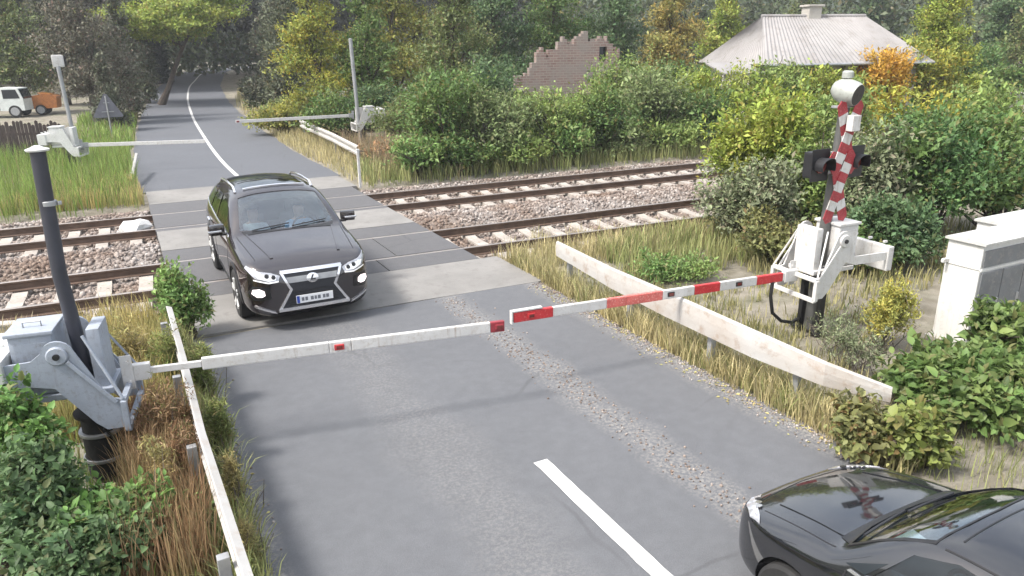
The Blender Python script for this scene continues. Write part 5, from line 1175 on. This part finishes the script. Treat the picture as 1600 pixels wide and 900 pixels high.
B('olive bush with brownish leaves just right of the signal lamps', 1368, 178, 9.5, 150, 'leaf_greygreen', 950, 8, 9, 24, group=NG, k=10)
B('great dark green bush above the white trackside cabinet', 1480, 148, 9.1, 220, 'leaf_green2', 1900, 8, 9, 25, group=NG, k=13)
B('green bush at the right edge behind the second cabinet', 1600, 160, 8.5, 180, 'leaf_green', 1100, 8, 10, 26, group=NG, k=10)
B('shady dark bush low behind the counterweight of the white barrier', 1415, 300, 8.2, 150, 'leaf_dark2', 950, 8, 9, 27, group=NG)
B('low brownish bush at the foot of the dusty grey-green one', 1235, 330, 9.2, 130, 'leaf_olive', 620, 7, 8, 28, group=NG)
B('tall light bush filling the gap behind the pale bell', 1312, 112, 12.0, 130, 'leaf_bright2', 800, 8, 8, 29, group=NG, k=10)
B('yellow-green bush under the tall light green tree', 1425, 112, 12.0, 150, 'leaf_yellow', 900, 8, 8, 30, group=NG, k=10)
B('bright green bush high above the second cabinet', 1540, 112, 11.9, 170, 'leaf_bright2', 1000, 8, 8, 19, group=NG, k=10)
B('low green plants at the foot of the great dark bush', 1340, 350, 8.4, 120, 'leaf_green', 520, 8, 8, 20, group=NG)
B('bushy weeds with yellow flower tips beside the barrier counterweight', 1395, 425, 5.75, 75, 'leaf_goldenrod', 300, 14, 7, 31, upright=2.2, cat='weed', name='weed_clump', depth=1.0, aspect=.32)
B('thin grey-green weeds at the foot of the striped mast', 1322, 470, 5.95, 85, 'leaf_greygreen', 100, 9, 6, 32, upright=1.6, cat='weed', name='weed_clump', aspect=.35)
B('thin pale weeds between the guardrail and the yellow-tipped clump', 1345, 500, 5.4, 90, 'leaf_greygreen', 130, 9, 7, 33, upright=1.2, cat='weed', name='weed_clump', aspect=.35)
B('low green weeds between the guardrail top and the dusty bush', 1060, 388, 9.6, 130, 'leaf_weed2', 320, 8, 7, 39, upright=.8, cat='weed', name='weed_clump', aspect=.4)
FG = 'leafy bushes in the bottom right'
B('fresh green bush in front of the white cabinet', 1490, 545, 4.35, 190, 'leaf_fresh', 620, 8, 17, 34, fine=True, group=FG, aspect=.6, k=12)
B('tall leafy shoots at the right edge before the second cabinet', 1590, 475, 4.4, 110, 'leaf_fresh', 260, 9, 16, 35, fine=True, group=FG, upright=1.0, aspect=.55)
B('bright green bush directly above the roof of the black car', 1565, 580, 3.85, 190, 'leaf_fresh', 620, 8, 18, 36, fine=True, group=FG, aspect=.6, k=12)
B('low olive plants at the end of the guardrail', 1372, 618, 4.0, 110, 'leaf_olive', 190, 7, 15, 37, fine=True, group=FG, aspect=.65)
B('low yellow-green leafed plant beside the bonnet of the black car', 1440, 635, 3.75, 110, 'leaf_fresh2', 330, 7, 14, 38, fine=True, group=FG, aspect=.75)
LG = 'leafy bushes in the bottom left'
B('fresh green bush at the head of the left guardrail', 270, 412, 10.7, 70, 'leaf_weed2', 420, 8, 9, 41, group=LG, aspect=.5, upright=.8)
B('big green bush at the left edge under the grey barrier machine', 5, 590, 6.75, 100, 'leaf_weed', 480, 8, 14, 42, group=LG, fine=True, aspect=.55, k=10)
B('dense green bush just left of the black ringed column', 30, 655, 6.4, 100, 'leaf_weed', 620, 8, 14, 43, group=LG, fine=True, aspect=.55, k=10)
B('dark green bush in the bottom left corner', 15, 700, 5.95, 140, 'leaf_dark2', 620, 8, 15, 44, group=LG, fine=True, aspect=.55)
B('spreading green bush below the black ringed column', 165, 765, 5.75, 150, 'leaf_weed', 700, 8, 15, 45, group=LG, fine=True, aspect=.55, k=12)
B('low ragged green weeds at the bottom next to the left guardrail', 255, 790, 5.75, 100, 'leaf_weed2', 300, 9, 12, 46, group=LG, fine=True, aspect=.42, upright=.5)
B('shady weeds along the bottom edge of the picture', 110, 800, 5.5, 180, 'leaf_dark2', 560, 8, 15, 47, group=LG, fine=True, aspect=.55)
WG = 'tall dry weeds along the left guardrail'
for i, (px, top, Y, wp, m, up, lb) in enumerate(((222, 590, 7.0, 50, 'weed_rust', 1.6, 'rusty brown tall weeds right of the black ringed column'), (268, 575, 6.9, 50, 'weed_rust', 1.8, 'rusty red tall weeds crossing the thin inner end of the left boom'), (285, 650, 6.3, 50, 'weed_rust', 1.6, 'rusty weeds leaning on the middle of the left guardrail'),
        (240, 670, 6.2, 55, 'weed_straw', 1.4, 'straw-coloured weeds behind the rusty ones, above the bottom bushes'), (338, 612, 6.9, 28, 'weed_green', 1.2, 'olive weeds on the road side of the left guardrail below the boom'), (350, 705, 5.9, 28, 'weed_straw', 1.2, 'straw weeds overhanging the asphalt at the middle of the left guardrail'),
        (308, 535, 8.3, 30, 'weed_green', 1.2, 'green weeds on the road side of the left guardrail above the boom'), (200, 490, 9.2, 75, 'weed_straw', 1.5, 'yellow straw weeds between the dark pole and the near track'), (245, 500, 8.9, 60, 'weed_green', 1.3, 'yellow-green weeds at the top end of the left guardrail'), (378, 805, 5.1, 28, 'weed_straw', 1.0, 'dry weeds at the bottom end of the left guardrail, on the asphalt side'))):
    B(lb, px, top, Y, wp, m, 150, 12, 10, 200+i, upright=up, aspect=.16, cat='weed', name='weed_clump', group=WG, k=6, droop=.5)
SG = 'low shrubs growing against the far rail'
for i, (px, top, wp, m, lb) in enumerate(((655, 205, 90, 'leaf_weed2', 'small fresh shrub against the far rail, nearest the reddish weeds'), (725, 195, 100, 'leaf_green', 'low green shrub against the far rail under the left hedge end'), (805, 198, 100, 'leaf_bright2', 'low light green shrub against the far rail left of the ruin centre'), (885, 190, 100, 'leaf_weed2', 'low fresh shrub against the far rail under the ruin'), (965, 188, 100, 'leaf_greygreen2', 'low pale shrub against the far rail below the upright shoots'), (1045, 180, 100, 'leaf_bright2', 'low bright shrub against the far rail below the shaggy bush'), (1120, 172, 90, 'leaf_green', 'low green shrub against the far rail at the rightmost visible track'))):
    B(lb, px, top, 21.75+.0, wp, m, 420, 7, 6.5, 400+i, group=SG, k=8)
UG = 'undergrowth behind the far hedge'
for i, (px, top, Y, wp, m, lb) in enumerate(((655, 140, 28.5, 150, 'leaf_olive2', 'olive undergrowth right of the distant barrier, under the tall olive-yellow tree'), (730, 92, 28, 150, 'leaf_green', 'green undergrowth to the left of the ruin wall'), (1010, 100, 29, 150, 'leaf_greygreen2', 'pale undergrowth right of the ruin below the yellow-brown tree'),
        (1085, 82, 28, 140, 'leaf_green', 'green undergrowth at the left end of the house'), (1420, 70, 26.5, 140, 'leaf_bright2', 'light undergrowth below the tall light green tree'), (1520, 60, 27, 170, 'leaf_green2', 'dark undergrowth below the dark slender tree'), (768, 70, 27.2, 95, 'leaf_dark2', 'dark climbing greenery on the low left end of the ruin'),
        (440, 150, 37, 120, 'leaf_yellow2', 'yellowish undergrowth at the road edge under the bright yellow-green tree'), (545, 130, 32, 140, 'leaf_green', 'green undergrowth between the two distant poles and the yellow-green tree'), (610, 125, 33, 110, 'leaf_dark2', 'dark hollow undergrowth behind the distant barrier counterweight'), (420, 118, 50, 80, 'leaf_dusk', 'dusky undergrowth at the inside of the far bend'), (398, 122, 62, 42, 'leaf_dusk2', 'dusky shrub at the inner edge of the bend, farthest along the road'), (408, 142, 51, 48, 'leaf_green', 'green shrub at the inner edge of the bend, nearer than the dusky one'), (440, 150, 42, 70, 'leaf_olive2', 'pale olive undergrowth at the right road edge near the bend'))):
    B(lb, px, top, Y, wp, m, 750, 7, 5.5, 80+i, group=UG, k=11)
# trees
RG = 'trees on the right of the far road'
T('bright yellow-green tree behind the short distant guardrail', 492, 36.5, 170, 8.5, 'leaf_yellow', 2400, 7, 5, 51, group=RG, low=.08, k=13)
T('green tree right behind the thin distant pole', 572, 35.5, 150, 8.0, 'leaf_green', 2200, 7, 5, 52, group=RG, low=.06, k=13)
T('tall olive-yellow tree rising above the distant barrier', 615, 40, 240, 11, 'leaf_yellow2', 3000, 7, 5, 53, group=RG, low=.12, k=14)
T('olive tree to the left of the brick ruin', 705, 33, 190, 9, 'leaf_olive2', 2400, 7, 5.5, 54, group=RG, low=.08, k=13)
T('dark green tree over the left shoulder of the ruin', 772, 38, 200, 10, 'leaf_dark2', 2400, 7, 5, 55, group=RG, low=.10, k=13)
T('mid green tree right behind the ruin', 865, 38, 200, 10, 'leaf_green', 2400, 7, 5, 56, group=RG, low=.15, k=13)
T('blue-green tree between ruin and the yellow-brown tree', 958, 38, 190, 9.5, 'leaf_dark2', 2200, 7, 5, 57, group=RG, low=.10, k=13)
T('yellow-brown tree midway between ruin and house', 1045, 35, 150, 8.5, 'leaf_yellow3', 2000, 7, 5, 58, group=RG, low=.15, k=12)
T('bright green tree touching the left end of the house', 1135, 42, 140, 9, 'leaf_bright', 2000, 7, 5, 59, group=RG, low=.1, k=12)
T('tall light green tree at the right end of the house roof', 1470, 23.6, 165, 8.5, 'leaf_bright', 3200, 8, 5.5, 60, group=RG, low=.06, k=16)
T('dark slender tree at the right edge with bare trunks', 1575, 31, 110, 10, 'leaf_dark2', 1300, 7, 5.5, 61, group=RG, low=.3)
T('brownish green tree in the top right corner', 1625, 27, 150, 9, 'leaf_olive2', 1500, 7, 6, 62, group=RG, low=.2)
T('dusky olive tree behind the house chimney', 1255, 60, 170, 10, 'leaf_olive2', 1700, 7, 5, 63, group=RG, low=.1)
T('dark tree behind the right half of the house roof', 1360, 60, 150, 10, 'leaf_dark2', 1600, 7, 5, 64, group=RG, low=.1)
T('dusky grey-green tree at the bend right of the far road', 447, 46, 125, 10, 'leaf_dusk2', 2200, 7, 5, 65, group=RG, low=.03, k=13)
T('brown-green tree leaning over the bend of the road', 436, 62, 110, 12, 'leaf_dust2', 2000, 7, 5, 66, group=RG, low=.04, k=13)
LT = 'trees on the left of the far road'
xa, _, da = spot(236, 60, 60); xc, _, _ = spot(334, 40, 60)
tree('yellow-green crown arching over the dark mouth of the tree tunnel', xa, 60, 9.0, 12.5, 'leaf_bright', 5200, 7, (.16, .34), 14, 67, .22, .54, lean=((xc-xa)*1.25, 0), name='tree', group=LT)
T('dusty grey-brown tree behind the white lamp head', 130, 47, 190, 10, 'leaf_dust', 2600, 7, 5, 71, group=LT, low=.10, bark='dusty_bark', k=13)
T('grey-green tree with a low crown beside the far road edge', 186, 50, 90, 8, 'leaf_dust2', 1900, 7, 4.5, 72, group=LT, low=.04, bark='dusty_bark', k=12)
T('olive tree in the top left corner', 18, 58, 160, 11, 'leaf_olive2', 1900, 7, 5, 73, group=LT, low=.12, k=12)
T('dark tree behind the parked lorry', 85, 64, 160, 12, 'leaf_dusk', 1900, 7, 5, 74, group=LT, low=.08, k=12)
T('dusky tree standing at the left side of the tunnel mouth', 212, 62, 70, 12, 'leaf_dusk2', 1700, 7, 5, 75, group=LT, low=.03, k=12)
T('dark bushy tree at the foot of the grey-brown one', 150, 43, 80, 3.6, 'leaf_dusk', 900, 7, 4.5, 76, group=LT, low=.03, k=6)

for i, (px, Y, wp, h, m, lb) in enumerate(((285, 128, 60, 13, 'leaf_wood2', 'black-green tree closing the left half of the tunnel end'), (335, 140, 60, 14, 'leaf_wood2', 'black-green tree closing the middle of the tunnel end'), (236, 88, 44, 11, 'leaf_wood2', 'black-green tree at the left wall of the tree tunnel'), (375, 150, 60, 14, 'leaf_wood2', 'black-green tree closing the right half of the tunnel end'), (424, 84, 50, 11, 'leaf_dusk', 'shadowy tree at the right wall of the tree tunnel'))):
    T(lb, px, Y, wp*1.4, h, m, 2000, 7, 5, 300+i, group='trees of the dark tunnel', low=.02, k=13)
# the wood behind everything, one mass, with a canopy over the tunnel
g = np.random.default_rng(77)
def mass(n, fx, size):
    P = fx(n); D = g.normal(0, 1, P.shape); N_ = g.normal(0, 1, P.shape)+np.array([0, -.6, .8]); return leaf_geo(P, D, N_, g.uniform(size*.6, size*1.4, n), .6)
def wall_pts(n):
    a = g.uniform(-.75, 1.35, n); r = 104+g.uniform(-9, 9, n)+6*np.sin(a*17); x = CAM[0]+np.sin(a)*r; y = np.cos(a)*r; z = g.beta(1.1, 1.3, n)*(15+3*np.sin(a*23)+2*np.sin(a*61)); return np.stack([x, y, z+zg(x, y)], 1)
V1, F1 = mass(90000, wall_pts, .7)
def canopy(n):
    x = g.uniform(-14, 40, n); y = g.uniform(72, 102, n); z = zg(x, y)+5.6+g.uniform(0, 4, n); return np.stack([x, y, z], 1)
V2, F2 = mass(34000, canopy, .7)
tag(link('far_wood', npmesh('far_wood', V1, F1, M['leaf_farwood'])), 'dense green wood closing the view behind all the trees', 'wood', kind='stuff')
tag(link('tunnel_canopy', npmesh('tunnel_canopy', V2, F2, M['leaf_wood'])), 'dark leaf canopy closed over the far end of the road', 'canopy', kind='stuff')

# grasses and weeds
g = np.random.default_rng(5)
def gp_(name, label, poly, n, h, wd, m, seed, **k):
    P = patch_pts(np.random.default_rng(seed), poly, n, k.pop('clump', .6), k.pop('r', .10)); return grass(name, label, P, h, wd, m, seed, **k)
gp_('dry_grass', 'dry golden grass along the right road edge below the boom', [(2.78, 3.6), (3.35, 3.6), (3.3, 7.0), (3.15, 11.9), (2.95, 11.9), (2.82, 8)], 7500, (.10, .52), (.006, .016), 'grass_dry', 1, clump=.75, lean=.55)
gp_('olive_grass', 'olive and green blades mixed into the dry grass of the right road edge', [(2.82, 3.6), (3.4, 3.6), (3.35, 7.0), (3.2, 11.9), (2.98, 11.9), (2.86, 8)], 3600, (.08, .40), (.006, .018), 'grass_olive2', 21, clump=.8, lean=.6)
gp_('olive_grass', 'olive weeds behind the right guardrail', [(3.2, 4.2), (4.3, 4.4), (4.6, 7), (4.4, 11.6), (3.2, 11.8)], 2600, (.06, .30), (.008, .02), 'grass_olive', 2)
gp_('pale_grass', 'pale dry grass tufts next to the near track on the right', [(2.9, 11.0), (8.5, 10.6), (8.5, 12.9), (5.6, 13.0), (3.0, 12.6)], 4200, (.12, .55), (.008, .02), 'grass_dry', 3, clump=.8)
gp_('green_weeds', 'green weeds between the near track and the dusty bush', [(4.3, 9.6), (7.6, 9.4), (8.2, 11.8), (4.8, 11.6)], 3000, (.15, .60), (.010, .03), 'grass_olive2', 4, clump=.7)
gp_('sparse_weeds', 'sparse grey-green weeds on bare earth around the right barrier legs', [(4.2, 4.5), (6.2, 4.6), (6.4, 8.6), (4.4, 9)], 1500, (.05, .28), (.008, .02), 'grass_olive', 6, clump=.85, r=.07)
gp_('red_weeds', 'reddish dry weeds between the left barrier and the guardrail', [(-3.62, 5.2), (-2.95, 5.0), (-2.9, 7.6), (-3.5, 8.0)], 5200, (.30, .85), (.006, .016), 'grass_red', 7, lean=.28)
gp_('dry_grass', 'dry yellow grass between the near track and the left boom', [(-4.5, 8.2), (-2.95, 8.0), (-2.9, 11.2), (-3.6, 11.6), (-4.6, 10.4)], 6500, (.25, .75), (.007, .018), 'grass_dry2', 8, lean=.3)
gp_('olive_grass', 'olive grass spilling over the left road edge', [(-2.98, 4.6), (-2.62, 4.6), (-2.60, 9.0), (-2.75, 10.6), (-2.98, 10.6)], 4200, (.12, .55), (.007, .018), 'grass_olive2', 9, lean=.6)
gp_('green_grass', 'tall green grass on the bank left of the far road', [(-2.95, 21.3), (-2.9, 34), (-5.2, 33), (-13, 35), (-13, 21.5)], 24000, (.25, 1.0), (.009, .022), 'grass_green', 10, r=.35)
gp_('dry_grass', 'yellowish grass at the left corner of the crossing', [(-2.82, 21.4), (-2.9, 25), (-4.9, 24.6), (-6.2, 21.9)], 3600, (.2, .6), (.010, .025), 'grass_dry2', 11)
gp_('green_grass', 'green grass strip along the left edge of the distant road', [(-2.75, 34), (-2.0, 52), (-5.0, 52), (-5.5, 34)], 3000, (.2, .7), (.03, .06), 'grass_green', 12, r=.3)
gp_('dry_grass', 'pale dry grass verge right of the far road', [(2.9, 21.6), (2.95, 33), (3.6, 41), (6.2, 41), (6.5, 30), (6.8, 22)], 9000, (.12, .55), (.012, .03), 'grass_dry', 13, r=.25)
gp_('red_weeds', 'tall reddish weeds around the distant white barrier machine', [(4.0, 22.2), (6.9, 22.2), (7.4, 27), (4.6, 30)], 4200, (.35, 1.05), (.010, .025), 'grass_red2', 14, r=.3)
gp_('olive_grass', 'grassy undergrowth in front of the far hedge', [(3.0, 21.1), (24, 20.3), (24, 24), (3.5, 24)], 13000, (.2, .7), (.014, .035), 'grass_olive2', 15, r=.3)
gp_('pale_grass', 'scattered dry stalks on the ballast near the left track', [(-10, 11.6), (-3.2, 11.6), (-3.2, 12.8), (-10, 12.8)], 900, (.1, .4), (.008, .018), 'grass_dry', 16, clump=.85)
gp_('green_weeds', 'low green ground cover under the bushes in the bottom left', [(-7, 3), (-3.1, 3.6), (-3.1, 6.2), (-4.0, 8.5), (-8, 10.5)], 5200, (.08, .4), (.006, .016), 'grass_green', 17, r=.2)
gp_('pale_grass', 'a few dry stalks standing in the near track beyond the guardrail', [(3.4, 12.6), (6.5, 12.4), (6.5, 13.6), (3.4, 13.7)], 420, (.15, .6), (.008, .018), 'grass_dry', 18, clump=.9)
gp_('green_weeds', 'low green ground cover around the white cabinets and bottom right bushes', [(3.0, 1.5), (6.5, 1.5), (8.5, 5.2), (6.2, 5.2), (4.2, 4.4), (3.1, 4.0)], 4200, (.06, .30), (.005, .012), 'grass_olive2', 19, r=.2)
gp_('olive_grass', 'grassy ground under the bushes behind the right barrier', [(5.8, 7.0), (13, 7.0), (13, 12.5), (7.2, 12.5), (6.4, 9)], 5200, (.06, .4), (.010, .03), 'grass_olive', 20, r=.2)
gp_('dry_grass', 'pale grass along the inner edge of the far bend', [(3.2, 40), (4.6, 58), (7.6, 76), (10, 76), (8, 56), (6, 40)], 3500, (.2, .7), (.03, .06), 'grass_dry', 23, r=.3)
# fallen leaves along the road edges
n = 900; g = np.random.default_rng(31); s = np.where(g.random(n) < .5, -1, 1); lx = s*(2.86-np.abs(g.normal(0, .16, n))); ly = g.uniform(3.2, 10.2, n)
V, F = leaf_geo(np.stack([lx, ly, np.full(n, .006)], 1), np.concatenate([g.normal(0, 1, (n, 2)), np.zeros((n, 1))], 1), np.array([0, 0, 1])+g.normal(0, .25, (n, 3)), g.uniform(.02, .055, n), .6)
V[:, 2] = np.maximum(V[:, 2], .005)
tag(link('fallen_leaves', npmesh('fallen_leaves', V, F, M['grass_dry2'])), 'dry fallen leaves and grit along both road edges', 'leaf litter', kind='stuff')

g = np.random.default_rng(41); n = 2600; s = np.where(g.random(n) < .45, -1, 1); px_ = s*(2.86-np.abs(g.normal(0, .14, n))); k_ = g.random(n) < .25; px_ = np.where(k_, 1.17+g.normal(0, .14, n), px_); py_ = g.uniform(2.6, 10.4, n)
rocks('road_grit', np.stack([px_, py_, np.full(n, .005)], -1), .011, stone_mat(), 'loose grit and small stones along the road edges and the old joint', 'grit')
